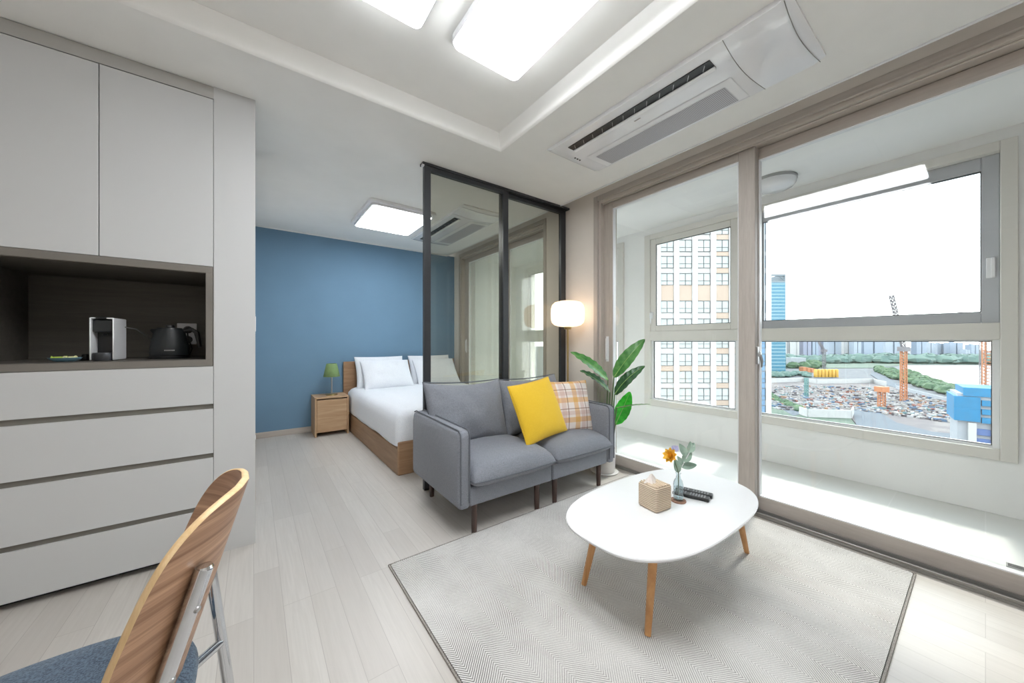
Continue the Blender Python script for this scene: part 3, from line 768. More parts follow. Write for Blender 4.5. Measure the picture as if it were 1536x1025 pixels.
def cushion_seam(w, h, Mx, ear=0.035, r=0.004, n=20):
    pts = []
    for k in range(4):
        for i in range(n):
            a = -1 + 2 * i / n
            p = [(a, -1), (1, a), (-a, 1), (-1, -a)][k]
            ex = 1 - ear * (1 - p[1] ** 2) * 1.6; ey = 1 - ear * (1 - p[0] ** 2) * 1.6
            pts.append(Mx @ Vector((p[0] * w / 2 * ex, p[1] * h / 2 * ey, 0)))
    pts.append(pts[0])
    return MB().tube(pts, r, 6)

def seat_cushion(x0, x1, y0, y1, z0, z1, seed):
    m = MB(); w, d = x1 - x0, y1 - y0; cx, cy = (x0 + x1) / 2, (y0 + y1) / 2
    zm = z0 + 0.045
    def sect(u, v, top):
        a, b_ = 2 * u - 1, 2 * v - 1
        a = math.sin(a * PI / 2) ; b_ = math.sin(b_ * PI / 2)
        k = 0.10
        # rounded-square plan
        ra = a * (1 - 0.035 * b_ * b_ * abs(b_)); rb = b_ * (1 - 0.035 * a * a * abs(a))
        x = cx + ra * w / 2; y = cy + rb * d / 2
        q = max(0, (1 - abs(a) ** 9)) ** 0.5 * max(0, (1 - abs(b_) ** 9)) ** 0.5
        dome = (1 - a * a) * (1 - b_ * b_)
        nz = (noise.noise(Vector((x * 8 + seed, y * 8, 1))) * 0.008 + noise.noise(Vector((x * 28 + seed, y * 14, 4))) * 0.003) * q
        return Vector((x, y, zm + (z1 - zm) * 0.66 * q + (z1 - zm) * 0.34 * dome ** 0.6 + nz)) if top else Vector((x, y, zm - (zm - z0) * q))
    m.grid(lambda u, v: sect(u, v, True), 26, 26); m.grid(lambda u, v: sect(u, v, False), 26, 26)
    pts = []
    for k in range(4):
        for i in range(20):
            a = -1 + 2 * i / 20
            p = [(a, -1), (1, a), (-a, 1), (-1, -a)][k]
            pts.append(Vector((cx + p[0] * (1 - 0.035 * abs(p[1]) ** 3) * w / 2, cy + p[1] * (1 - 0.035 * abs(p[0]) ** 3) * d / 2, zm)))
    pts.append(pts[0])
    return m, MB().tube(pts, 0.0045, 6)

SX0, SX1, SYF, SYB = 0.893, 2.235, 1.695, 2.385
sofa = thing('sofa', 'small grey fabric two-seat sofa on dark wooden legs in front of the glass partition', 'sofa', (1.56, 2.04, 0))
def arm(x0, x1, name='armrest'):
    n = 10; prof = [(SYF, 0.17), (SYF + 0.0, 0.50)]
    # side outline in y-z with rounded front-top corner, rising slightly to the back
    pts = [(SYF + 0.005, 0.172), (SYF, 0.2)]
    pts += [(SYF + 0.035 - 0.035 * math.cos(R(a)), 0.56 + 0.04 * math.sin(R(a))) for a in range(0, 91, 15)]
    pts += [(2.0, 0.605), (SYB - 0.05, 0.612), (SYB - 0.015, 0.60), (SYB, 0.56), (SYB, 0.19), (SYB - 0.01, 0.178)]
    m = MB(); k = len(pts)
    ring = []
    r = 0.022
    # inset profile for soft edges
    cyc = sum(p[0] for p in pts) / k; czc = sum(p[1] for p in pts) / k
    lay = []
    for x, ins in ((x0, 0.016), (x0 + 0.008, 0.005), (x0 + r, 0), (x1 - r, 0), (x1 - 0.008, 0.005), (x1, 0.016)):
        lay.append([Vector((x, p[0] + (cyc - p[0]) / abs(cyc - p[0] + 1e-9) * ins, p[1] + (czc - p[1]) / abs(czc - p[1] + 1e-9) * ins)) for p in pts])
    vs = [v for l in lay for v in l]
    fs = [(i * k + j, i * k + (j + 1) % k, (i + 1) * k + (j + 1) % k, (i + 1) * k + j) for i in range(len(lay) - 1) for j in range(k)]
    fs += [tuple(range(k))[::-1], tuple((len(lay) - 1) * k + j for j in range(k))]
    m._add(vs, fs)
    a = m.build(name, M_sofa, sofa, angle=50)
    s = MB(); 
    for x in (x0 + 0.012, x1 - 0.012): s.tube([(x, p[0] - 0.002 if p[0] < 1.8 else p[0], p[1] + (0.003 if p[1] > 0.5 else 0)) for p in pts[1:-3]], 0.0042, 6)
    s.build('piping', M_piping, a)
arm(SX0, SX0 + 0.078); arm(SX1 - 0.078, SX1)
B(SX0 + 0.04, SX1 - 0.04, SYB - 0.09, SYB + 0.0, 0.175, 0.60).build('back_panel', M_sofa, sofa, bevel=0.02, seg=3)
XM = 1.595
for a, b_ in ((SX0 + 0.075, XM - 0.004), (XM + 0.004, SX1 - 0.075)):
    B(a, b_, SYF + 0.012, SYB - 0.08, 0.168, 0.275).build('seat_base', M_sofa, sofa, bevel=0.012, seg=3)
for i, (a, b_, yf) in enumerate(((SX0 + 0.078, XM + 0.010, SYF - 0.035), (XM + 0.012, SX1 - 0.045, SYF - 0.03))):
    m, sm = seat_cushion(a, b_, yf, SYB - 0.12, 0.262, 0.425, i * 5)
    o = m.build('seat_cushion', M_sofa, sofa, weld=True, angle=70); sm.build('piping', M_piping, o)
for x, y in ((SX0 + 0.12, SYF + 0.04), (1.482, SYF + 0.04), (1.640, SYF + 0.04), (SX1 - 0.13, SYF + 0.05), (SX0 + 0.12, SYB - 0.06), (1.52, SYB - 0.06), (1.66, SYB - 0.06), (SX1 - 0.13, SYB - 0.06)):
    MB().tube([(x, y, 0), (x, y, 0.17)], [0.0155, 0.019], 16).build('leg', M_walnut_leg, sofa)
# back cushions lean on the back panel
for i, (cx, zz, ln, yy) in enumerate(((1.222, 0.600, 17, 2.19), (1.83, 0.592, 17, 2.20))):
    Mx = Matrix.Translation((cx, yy, zz)) @ Matrix.Rotation(R(90 - ln + 0), 4, 'X') @ Matrix.Rotation(R(1.0 if i else -1.2), 4, 'Z')
    o = cushion_mesh(0.62, 0.44, 0.235, Mx, n=36, ear=0.042, seed=i + 2, sag=0.022, power=0.42, wr=0.012).build('back_cushion', M_sofa, sofa, weld=True, angle=70)
    cushion_seam(0.62, 0.44, Mx, 0.042, 0.0045).build('piping', M_piping, o)
def scatter_cushion(name, label, w, Mx, mat, t=0.15, ear=0.03, seed=1, seam=None):
    o = thing(name, label, 'cushion', Mx.translation)
    me = cushion_mesh(w, w, t, Mx, ear=ear, seed=seed)
    # keep local axes for the woven pattern: build around origin then place with matrix
    me = cushion_mesh(w, w, t, Matrix(), ear=ear, seed=seed)
    c_ = me.build('cover', mat, None, weld=True, angle=70); c_.parent = o; c_.matrix_local = Mx.to_3x3().to_4x4()
    s = cushion_seam(w, w, Matrix(), ear, 0.003).build('seam', seam or mat, None); s.parent = o; s.matrix_local = Mx.to_3x3().to_4x4()
    return o
def oriented(c, right, up, roll=0):
    """columns: local x -> right, local y -> up, local z -> out"""
    x = Vector(right).normalized(); y = Vector(up); y = (y - x * y.dot(x)).normalized(); z = x.cross(y)
    M3 = Matrix((x, y, z)).transposed()
    return Matrix.Translation(c) @ M3.to_4x4() @ Matrix.Rotation(roll, 4, 'Z')
scatter_cushion('scatter_cushion', 'plain mustard yellow cushion leaning in the middle of the grey sofa', 0.415,
    oriented((1.625, 1.885, 0.612), (1, 0.06, 0), (0.02, 0.40, 1), R(6)), M_yellow, 0.13, 0.028, 3)
scatter_cushion('scatter_cushion', 'white, mustard and brown plaid cushion against the right sofa arm', 0.405,
    oriented((1.985, 1.945, 0.582), (1, -0.20, 0), (0.0, 0.28, 1), R(-1)), M_plaid, 0.12, 0.028, 5)
#@@RUG
# ------------------------------------------------------------------ rug and coffee table
rug = thing('rug', 'flat grey and cream chevron rug under the coffee table', 'rug', (1.5, 0.96, 0))
RX0, RX1, RY0, RY1 = 0.528, 2.488, 0.195, 1.722
MB().prism(rrect(RX0 + 0.006, RX1 - 0.006, RY0 + 0.006, RY1 - 0.006, 0.01, 3), 0.0, 0.009).build('weave', M_rug, rug, smooth=False)
b = MB()
for p, q in (((RX0, RY0), (RX1, RY0)), ((RX1, RY0), (RX1, RY1)), ((RX1, RY1), (RX0, RY1)), ((RX0, RY1), (RX0, RY0))):
    b.box(min(p[0], q[0]) - 0.003, max(p[0], q[0]) + 0.003, min(p[1], q[1]) - 0.003, max(p[1], q[1]) + 0.003, 0.0, 0.0085)
b.build('binding', fabric('rug_binding', rgb(176, 170, 164), rgb(120, 116, 112)), rug)
RT = 0.009
TCX, TCY, TZ = 1.572, 0.900, 0.33
tb = thing('coffee_table', 'low white rounded coffee table on four splayed wooden legs', 'table', (TCX, TCY, RT))
def sup(a, b_, n=2.75, k=72):
    out = []
    for i in range(k):
        th = 2 * PI * i / k; c_, s_ = math.cos(th), math.sin(th)
        out.append((TCX + a * math.copysign(abs(c_) ** (2 / n), c_), TCY + b_ * math.copysign(abs(s_) ** (2 / n), s_)))
    return out
m = MB(); lay = []
for ins, z in ((0.05, TZ - 0.020), (0.014, TZ - 0.019), (0.003, TZ - 0.013), (0.0, TZ - 0.004), (0.003, TZ)):
    lay.append([Vector((x, y, z)) for x, y in sup(0.538 - ins, 0.300 - ins)])
k = 72
m._add([v for l in lay for v in l], [(i * k + j, i * k + (j + 1) % k, (i + 1) * k + (j + 1) % k, (i + 1) * k + j) for i in range(4) for j in range(k)] + [tuple(range(k))[::-1], tuple(4 * k + j for j in range(k))])
m.build('tabletop', M_tabletop, tb, angle=45)
B(TCX - 0.40, TCX + 0.40, TCY - 0.17, TCY + 0.17, TZ - 0.036, TZ - 0.018).build('apron', M_tabletop, tb, bevel=0.004)
for fx, fy, tx, ty in ((1.168, 0.740, 1.275, 0.778), (1.184, 1.064, 1.255, 1.035), (2.036, 0.728, 1.955, 0.752), (2.036, 1.064, 1.955, 1.035)):
    MB().tube([(fx, fy, RT), (tx, ty, TZ - 0.018)], [0.0115, 0.019], 20).build('leg', M_leg, tb)
# tissue box cover
Mx = loc(1.487, 0.906, TZ, R(-8))
t = thing('tissue_box', 'woven straw tissue box cover on the white coffee table', 'tissue box', (1.487, 0.906, TZ))
m = MB(); M2 = Mx @ Matrix.Translation((0, 0, 0.056)); m.mbox(M2, 0.108, 0.104, 0.112); m.build('straw_cover', M_straw, t, bevel=0.012, seg=4)
m = MB()
for i in range(5): m.mbox(Mx @ Matrix.Translation((-0.035 + 0.0 + i * 0.0 + 0.07 * (i / 4), 0, 0.1125)), 0.006, 0.096, 0.004)
m.build('top_braid', M_straw, t, bevel=0.0015)
m = MB()
def tis(u, v):
    a = u * 2 * PI; rr = 0.026 * (1 - v) ** 0.7 * (1 + 0.35 * math.sin(a * 3 + v * 2)) + 0.004 * math.sin(a * 5)
    return Mx @ Vector((rr * math.cos(a) * 1.2 - 0.008, rr * math.sin(a) * 0.7 + 0.012, 0.108 + 0.042 * v))
m.grid(tis, 28, 8); m.build('tissue', M_tissue, t, weld=True, angle=80)
# coaster, vase, flowers
vx, vy = 1.632, 0.872
tag(MB().lathe([(0.0, 0), (0.033, 0), (0.035, 0.003), (0.033, 0.007), (0.0, 0.007)], (vx, vy, TZ), 32).build('coaster', wood('coaster_wood', rgb(110, 78, 62), rgb(160, 124, 104), 'X', 0.7, 2)), 'round brown coaster under the glass bottle vase', 'coaster')
vz = TZ + 0.007
t = thing('bottle_vase', 'small clear glass bottle vase holding flowers on the coffee table', 'vase', (vx, vy, vz))
MB().lathe([(0.0, 0.0), (0.020, 0.0), (0.023, 0.006), (0.023, 0.075), (0.019, 0.092), (0.011, 0.105), (0.010, 0.122), (0.013, 0.128), (0.011, 0.128), (0.008, 0.121), (0.009, 0.104), (0.017, 0.090), (0.021, 0.074), (0.021, 0.008), (0.0, 0.006)], (vx, vy, vz), 28).build('glass_bottle', M_vase, t, angle=60)
MB().lathe([(0.0, 0.007), (0.0205, 0.009), (0.0205, 0.06), (0.0, 0.06)], (vx, vy, vz), 24).build('water', M_vase, t)
def leaf(m, p0, d, up, L, W, n=8, curl=0.15, fold=0.15, wav=0):
    d = Vector(d).normalized(); upv = Vector(up); upv = (upv - d * upv.dot(d)).normalized(); sd = d.cross(upv)
    def fn(u, v):
        s_ = v; wv = W * (math.sin(PI * s_ ** 0.8) ** 0.75) * (1 if s_ < 1 else 0)
        a = 2 * u - 1
        return Vector(p0) + d * (L * s_) + upv * (-curl * L * s_ * s_ + fold * abs(a) * wv + wav * math.sin(s_ * 22 + a) * abs(a)) + sd * (a * wv / 2)
    m.grid(fn, 6, n * 2)
def spray(px0, label, name='flower_stem'): pass
ct = Vector((vx, vy, vz + 0.128))
e1 = Vector((CY, -SY, 0)); e2 = Vector((SY, CY, 0)); ez = Vector((0, 0, 1))
t = thing('artificial_flower', 'orange gold flower with lilac bud leaning left in the bottle vase', 'flower', (vx, vy, vz))
fl = ct + e1 * -0.040 + ez * 0.085 - e2 * 0.02
MB().tube([Vector((vx, vy, vz + 0.02)), ct, ct + e1 * -0.012 + ez * 0.04, fl + e1 * 0.012 - ez * 0.01], 0.0018, 6).build('stem', M_stem, t)
m = MB()
for ring_, (nr, tilt, LL) in enumerate(((9, 20, 0.034), (8, 45, 0.032), (6, 68, 0.028))):
    for i in range(nr):
        a = 2 * PI * i / nr + ring_ * 0.4
        ax = (e1 * -0.75 + ez * 0.45 - e2 * 0.5).normalized(); s1 = ax.cross(ez).normalized(); s2 = ax.cross(s1)
        rad = s1 * math.cos(a) + s2 * math.sin(a)
        dd = rad * math.cos(R(tilt)) + ax * math.sin(R(tilt))
        leaf(m, fl, dd, ax, LL * 1.25, 0.024, 4, -0.2, 0.3)
m.build('bloom', M_petal, t, angle=80)
m = MB()
for k in range(5): leaf(m, ct + e1 * (-0.022 + 0.003 * k) + ez * 0.10, (e1 * (-0.25 + 0.12 * k) + ez), e2 * -1, 0.032, 0.014, 4, 0.1, 0.3)
m.build('lilac_bud', M_lilac, t, angle=80)
m = MB(); leaf(m, ct + ez * 0.0, e1 * -0.22 + ez, e2 * -1, 0.07, 0.034, 6, 0.1, 0.2); m.build('leaf', M_sage, t)
t = thing('eucalyptus_sprig', 'sage green leafy sprig leaning right in the bottle vase', 'sprig', (vx + 0.002, vy, vz))
b1 = ct + e1 * 0.02 + ez * 0.035; b2 = ct + e1 * 0.055 + ez * 0.10
MB().tube([Vector((vx + 0.004, vy, vz + 0.02)), ct + e1 * 0.003, b1, b2, b2 + e1 * 0.02 + ez * 0.03], 0.0016, 6).build('stem', M_white, t)
for p, d_, L_, W_ in ((ct + e1 * 0.01 + ez * 0.03, e1 * 1.0 + ez * 0.10, 0.085, 0.034), (b1 + ez * 0.02, e1 * 0.9 + ez * 0.9, 0.065, 0.040), (b2 - e1 * 0.01, e1 * 0.8 + ez * 1.0, 0.055, 0.036), (b2 - e1 * 0.02 - ez * 0.02, e1 * -0.45 + ez * 1.0, 0.065, 0.034), (b2, e1 * 0.1 + ez * 1.0, 0.05, 0.03), (b1, e1 * -0.5 + ez * 1.0, 0.05, 0.026)):
    m = MB(); leaf(m, p, d_, -e2 + ez * 0.4, L_, W_, 6, 0.12, 0.15); m.build('leaf', M_sage, t, angle=80)
# remotes
def at_px(u, v, z):
    a = (u - 768) / F_PX; b_ = -(v - 512.8) / F_PX; tt = (z - CAMZ) / b_
    return Vector(((SY + CY * a) * tt, (CY - SY * a) * tt, z))
def remote(A, C_, w, label):
    A, C_ = Vector(A), Vector(C_); d = C_ - A; L = d.length; ang = math.atan2(d.y, d.x); c0 = (A + C_) / 2
    Mx = Matrix.Translation((c0.x, c0.y, TZ)) @ Matrix.Rotation(ang, 4, 'Z')
    t = thing('remote_control', label, 'remote control', (c0.x, c0.y, TZ))
    m = MB(); m.mbox(Mx @ Matrix.Translation((0, 0, 0.008)), L, w, 0.016); m.build('case', M_black, t, bevel=0.004)
    m = MB()
    for i in range(11):
        for j in range(3):
            if i in (4,) : continue
            m.mbox(Mx @ Matrix.Translation((-L / 2 + 0.02 + i * (L - 0.04) / 10, (j - 1) * w * 0.27, 0.017)), 0.007, w * 0.17, 0.003)
    m.build('buttons', M_remotebtn, t, bevel=0.0008)
M_remotebtn = plain('grey_rubber_button', rgb(150, 152, 156), 0.6)
remote((1.700, 0.935, 0), (1.748, 0.782, 0), 0.042, 'dark remote control on the coffee table nearest the vase')
remote((1.752, 0.948, 0), (1.800, 0.790, 0), 0.042, 'dark remote control on the far side of the other remote')
#@@PLANT
# ------------------------------------------------------------------ plant, floor lamp
t = thing('potted_plant', 'potted plant with large green paddle leaves beside the sofa and sliding door', 'plant', (2.36, 1.90, 0))
PX, PY = 2.372, 1.905
pot = MB().lathe([(0.0, 0.0), (0.082, 0.0), (0.086, 0.005), (0.092, 0.19), (0.094, 0.20), (0.088, 0.20), (0.084, 0.18), (0.0, 0.18)], (PX, PY, 0.006), 40).build('pot', M_pot, t, angle=50)
MB().lathe([(0.0, 0.0), (0.11, 0.0), (0.115, 0.01), (0.108, 0.01), (0.0, 0.006)], (PX, PY, 0), 40).build('saucer', M_pot, t)
MB().lathe([(0.0, 0.187), (0.083, 0.184)], (PX, PY, 0.006), 24).build('soil', M_soil, t)
def on_ray(u, v, x=None, y=None):
    a = (u - 768) / F_PX; b_ = -(v - 512.8) / F_PX; d = Vector((SY + CY * a, CY - SY * a, b_))
    tt = x / d.x if x is not None else y / d.y
    return Vector((d.x * tt, d.y * tt, CAMZ + d.z * tt))
cup = Vector((PX, PY, 0.19))
def big_leaf(base, tip, W, mat, stem_from, bend=0.06, face=None, fold=0.12, waves=0.004, sp=None):
    base, tip = Vector(base), Vector(tip)
    mid = (stem_from + base) / 2 + Vector((0.012, -0.01, 0))
    s = MB().tube([stem_from, mid, base, base + (tip - base) * 0.3], [0.007, 0.006, 0.005, 0.003], 8).build('stem', M_stem, t)
    d = tip - base; L = d.length; dn = d.normalized()
    face = Vector(face) if face else Vector((-SY, -CY, 0.6)); upv = (face - dn * face.dot(dn)).normalized(); sd = dn.cross(upv)
    m = MB()
    def fn(u, v):
        a = 2 * u - 1; w_ = W * math.sin(PI * min(1, v ** 0.85 * 0.985 + 0.01)) ** 0.62
        arch = bend * L * math.sin(PI * v)
        return base + dn * (L * v) + upv * (arch + fold * abs(a) * w_ + waves * math.sin(v * 40 + a * 3) * abs(a)) + sd * (a * w_ / 2)
    m.grid(fn, 10, 30)
    lf = m.build('leaf', mat, t, angle=80)
    MB().tube([base + dn * (L * k / 10) + upv * (bend * L * math.sin(PI * k / 10) + 0.001) for k in range(11)], [0.0035 * (1 - k / 12) for k in range(11)], 6).build('midrib', M_rib, lf)
M_rib = plain('pale_leaf_rib', rgb(150, 190, 110), 0.5)
big_leaf(on_ray(921, 566, y=1.80), on_ray(967, 509, y=1.62), 0.115, M_leaf, cup + Vector((0.01, 0, 0)), 0.08, (-0.9, -0.5, 0.5))
big_leaf(on_ray(922, 592, y=1.80), on_ray(967, 549, y=1.60), 0.10, M_leafdark, cup + Vector((0.02, -0.01, 0)), 0.12, (-0.5, -0.6, 0.9), 0.05)
big_leaf(on_ray(912, 570, y=1.86), on_ray(856, 528, y=2.05), 0.105, M_leaf, cup + Vector((-0.01, 0.02, 0)), 0.06, (-0.3, -0.8, 0.8), 0.1)
big_leaf(on_ray(915, 588, y=1.84), on_ray(870, 556, y=1.95), 0.10, M_leafdark, cup + Vector((0.0, 0.01, 0)), 0.06, (-0.2, -0.6, 1.0), 0.1)
big_leaf(on_ray(923, 637, y=1.80), on_ray(945, 588, y=1.68), 0.125, M_leafbright, cup + Vector((0.02, -0.02, 0)), 0.02, (-SY, -CY, 0.2), 0.08)
big_leaf(on_ray(925, 612, y=1.74), on_ray(975, 606.5, y=1.53), 0.07, M_leafdark, cup + Vector((0.0, -0.02, 0)), 0.02, (0, 0, 1), 0.05, 0.001)
# floor lamp
LX, LY = 2.315, 2.275
t = thing('floor_lamp', 'slim brass floor lamp with a glowing white drum shade behind the sofa', 'lamp', (LX, LY, 0))
MB().lathe([(0.0, 0), (0.12, 0), (0.125, 0.006), (0.12, 0.014), (0.012, 0.02), (0.0, 0.02)], (LX, LY, 0), 40).build('base', M_brass, t, angle=50)
MB().tube([(LX, LY, 0.018), (LX, LY, 1.232)], 0.0085, 14).build('pole', M_brass, t)
MB().lathe([(0.0, 1.205), (0.03, 1.205), (0.034, 1.212), (0.034, 1.228), (0.0, 1.235)], (LX, LY, 0), 28).build('shade_holder', M_brass, t, angle=50)
sh = [(0.036, 1.228), (0.08, 1.232), (0.12, 1.244), (0.145, 1.268), (0.153, 1.30), (0.155, 1.35), (0.153, 1.395), (0.143, 1.428), (0.118, 1.452), (0.075, 1.463), (0.0, 1.466)]
MB().lathe(sh, (LX, LY, 0), 48).build('lamp_shade', M_bulb, t, angle=80)
#@@BED
# ------------------------------------------------------------------ bedroom furniture
bed = thing('bed', 'low oak bed frame with white mattress behind the glass partition', 'bed', (1.69, 3.85, 0))
BX0, BX1, BY0, BY1 = 0.942, 2.44, 2.83, 4.85
B(BX0, BX0 + 0.024, BY0 + 0.022, BY1 - 0.03, 0.0, 0.212).build('side_rail', M_bedwood_y, bed, bevel=0.003)
B(BX1 - 0.024, BX1, BY0 + 0.022, BY1 - 0.03, 0.0, 0.212).build('side_rail', M_bedwood_y, bed, bevel=0.003)
B(BX0, BX1, BY0, BY0 + 0.022, 0.0, 0.272).build('footboard', M_bedwood, bed, bevel=0.010, seg=3)
B(BX0 + 0.024, BX1 - 0.024, BY0 + 0.022, BY1 - 0.05, 0.15, 0.19).build('slat_deck', M_bedwood, bed)
hb = MB(); hb.box(BX0 - 0.03, (BX0 + BX1) / 2 - 0.002, BY1 - 0.03, BY1 + 0.005, 0.0, 0.838); hb.box((BX0 + BX1) / 2 + 0.002, BX1 + 0.02, BY1 - 0.03, BY1 + 0.005, 0.0, 0.838)
hb.build('headboard', M_bedwood, bed, bevel=0.008, seg=3)
def mattress(u, v, top=True):
    x0, x1, y0, y1 = BX0 + 0.004, BX1 - 0.01, BY0 + 0.03, BY1 - 0.035
    # wrap: u across incl. sides, profile over the edge
    pr = [(0.02, 0.215), (-0.003, 0.225), (-0.008, 0.26), (-0.004, 0.40), (0.006, 0.46), (0.035, 0.497), (0.08, 0.512), (0.25, 0.518)]
    return pr
pr = mattress(0, 0); m = MB()
def mat_ring(ins, z, k=30):
    x0, x1, y0, y1 = BX0 + 0.006 + ins, BX1 - 0.012 - ins, BY0 + 0.032 + ins, BY1 - 0.037 - min(ins, 0.03)
    r = max(0.03, 0.07 - ins * 0.2); pts = []
    rr = rrect(x0, x1, y0, y1, r, 5)
    return rr
rings = []
for ins, z in pr:
    poly = mat_ring(ins, z); out = []
    for i in range(len(poly)):
        a = Vector(poly[i]); b_ = Vector(poly[(i + 1) % len(poly)]); L = (b_ - a).length; kk = max(1, int(round(L / 0.09))) if i % 6 == 5 else 1
        kk = {5: 16, 11: 16, 17: 16, 23: 16}.get(i, 1)
        for j in range(kk):
            p = a.lerp(b_, j / kk)
            wv = 0.006 * noise.noise(Vector((p.x * 6, p.y * 6, z * 3)))
            out.append(Vector((p.x, p.y, z + (wv if z > 0.25 else wv * 2.2))))
    rings.append(out)
k = len(rings[0])
fs = [(i * k + j, i * k + (j + 1) % k, (i + 1) * k + (j + 1) % k, (i + 1) * k + j) for i in range(len(rings) - 1) for j in range(k)]
fs += [tuple((len(rings) - 1) * k + j for j in range(k)), tuple(range(k))[::-1]]
m._add([v for r_ in rings for v in r_], fs)
m.build('mattress', M_linen, bed, angle=60)
m = MB()
m.tube([(1.165, BY0 - 0.001, 0.14), (1.165, BY0 - 0.006, 0.14)], 0.006, 10); m.build('screw_cap', M_white, bed)
def bed_pillow(c, ang, label, seed, w=0.62, h=0.43, t_=0.17, roll=0):
    Mx = oriented(c, (1, 0.0, 0), (0, math.sin(R(ang)), math.cos(R(ang))), roll)
    o = cushion_mesh(w, h, t_, Mx, ear=0.03, seed=seed, wr=0.008).build('bed_pillow', M_linen, weld=True, angle=75)
    tag(o, label, 'pillow')
bed_pillow((1.335, 4.70, 0.695), 20, 'white pillow propped against the headboard behind the left front one', 11)
bed_pillow((1.385, 4.57, 0.675), 38, 'white pillow lying in front at the left of the bed', 12, 0.62, 0.43)
bed_pillow((2.03, 4.70, 0.695), 20, 'white pillow propped against the headboard at the right side of the bed', 13)
bed_pillow((2.06, 4.57, 0.675), 38, 'white pillow in front at the right of the bed, seen through glass', 14)
tag(cushion_mesh(0.10, 0.06, 0.03, oriented((1.205, 2.812, 0.165), (1, 0, 0), (0, 0, 1), R(20)), n=8).build('green_tag', plain('pale_green_cloth', rgb(150, 180, 120), 0.8), weld=True), 'small pale green cloth tag hanging at the foot of the bed', 'tag')
# nightstand
NX0_, NX1_, NY0, NY1, NZ = 0.558, 0.914, 4.515, 4.850, 0.452
ns = thing('nightstand', 'small light oak nightstand at the left of the bed', 'nightstand', (0.735, 4.68, 0))
for xa in (NX0_, NX1_ - 0.018): B(xa, xa + 0.018, NY0, NY1, 0, NZ - 0.018).build('side_panel', M_oak_z, ns, bevel=0.002)
B(NX0_, NX1_, NY0, NY1, NZ - 0.018, NZ).build('top', M_oak, ns, bevel=0.002)
B(NX0_ + 0.018, NX1_ - 0.018, NY0 + 0.02, NY1 - 0.01, 0.045, 0.06).build('bottom_panel', M_oak, ns)
B(NX0_ + 0.018, NX1_ - 0.018, NY1 - 0.02, NY1 - 0.01, 0.06, NZ - 0.018).build('back_panel', M_oak, ns)
B(NX0_ + 0.020, NX1_ - 0.020, NY0 + 0.003, NY0 + 0.02, 0.050, NZ - 0.032).build('drawer', M_oak, ns, bevel=0.002)
# table lamp
lx, ly = 0.752, 4.66
t = thing('table_lamp', 'small green shaded table lamp on the oak nightstand', 'lamp', (lx, ly, NZ))
MB().lathe([(0.0, 0), (0.062, 0), (0.066, 0.006), (0.06, 0.014), (0.012, 0.02), (0.0, 0.02)], (lx, ly, NZ), 32).build('base', M_brass, t, angle=50)
MB().tube([(lx, ly, NZ + 0.018), (lx, ly, NZ + 0.27)], 0.009, 12).build('stem', M_steel, t)
sp_ = MB().lathe([(0.088, 0.222), (0.09, 0.224), (0.058, 0.372), (0.052, 0.378), (0.056, 0.372), (0.086, 0.226)], (lx, ly, NZ), 40).build('lamp_shade', M_shade, t, angle=60)

# ------------------------------------------------------------------ dining chair (near left corner)
CHX, CHY = -0.014, 0.925
ch = thing('dining_chair', 'bent plywood dining chair with blue grey seat and chrome frame at lower left', 'chair', (-0.25, CHY, 0))
HW, Z0c, Z1c = 0.172, 0.42, 0.805
def shell(y, z, off=0.0):
    """y across (-1..1), z height; returns centre surface point, offset along outward normal"""
    def P(y, z):
        yy = y * HW
        lean = 0.30 * (z - Z1c)
        curl = -0.082 * abs(y) ** 2.0 + 0.015 * y
        return Vector((CHX + lean + curl, CHY + yy * (1 - 0.04 * y * y), z))
    p = P(y, z); du = P(y + 0.01, z) - P(y - 0.01, z); dv = P(y, z + 0.005) - P(y, z - 0.005)
    nrm = du.cross(dv).normalized()
    if nrm.x < 0: nrm = -nrm
    return p + nrm * off
K = 80; NR = 14; TH = 0.0065
def outline(i):
    th = 2 * PI * i / K; c_, s_ = math.cos(th), math.sin(th); n_ = 4.0
    a = math.copysign(abs(c_) ** (2 / n_), c_); b_ = math.copysign(abs(s_) ** (2 / n_), s_)
    w_ = 1.0 if b_ < 0 else 1 - 0.06 * b_
    return a * w_, b_
zc, hz = (Z0c + Z1c) / 2, (Z1c - Z0c) / 2
for nm, off in (('front', -TH), ('back', TH)): pass
m = MB()
for off in (-TH, TH):
    base = len(m.v)
    vs = [shell(0, zc, off)]
    for r_ in range(1, NR + 1):
        for i in range(K):
            a, b_ = outline(i); f_ = r_ / NR
            vs.append(shell(a * f_, zc + b_ * hz * f_, off))
    fs = [(0, 1 + i, 1 + (i + 1) % K) for i in range(K)]
    for r_ in range(1, NR):
        o_ = 1 + (r_ - 1) * K
        fs += [(o_ + i, o_ + (i + 1) % K, o_ + K + (i + 1) % K, o_ + K + i) for i in range(K)]
    m._add(vs, fs)
bk = m.build('backrest', M_ply, ch, angle=80)
m = MB(); vs = []
for i in range(K):
    a, b_ = outline(i)
    for f_, off in ((1.0, -TH), (1.012, -TH * 0.6), (1.012, TH * 0.6), (1.0, TH)): vs.append(shell(a * f_, zc + b_ * hz * f_, off))
m._add(vs, [(4 * i + j, 4 * i + j + 1, 4 * ((i + 1) % K) + j + 1, 4 * ((i + 1) % K) + j) for i in range(K) for j in range(3)])
m.build('ply_edge', M_plyedge, bk, angle=80)
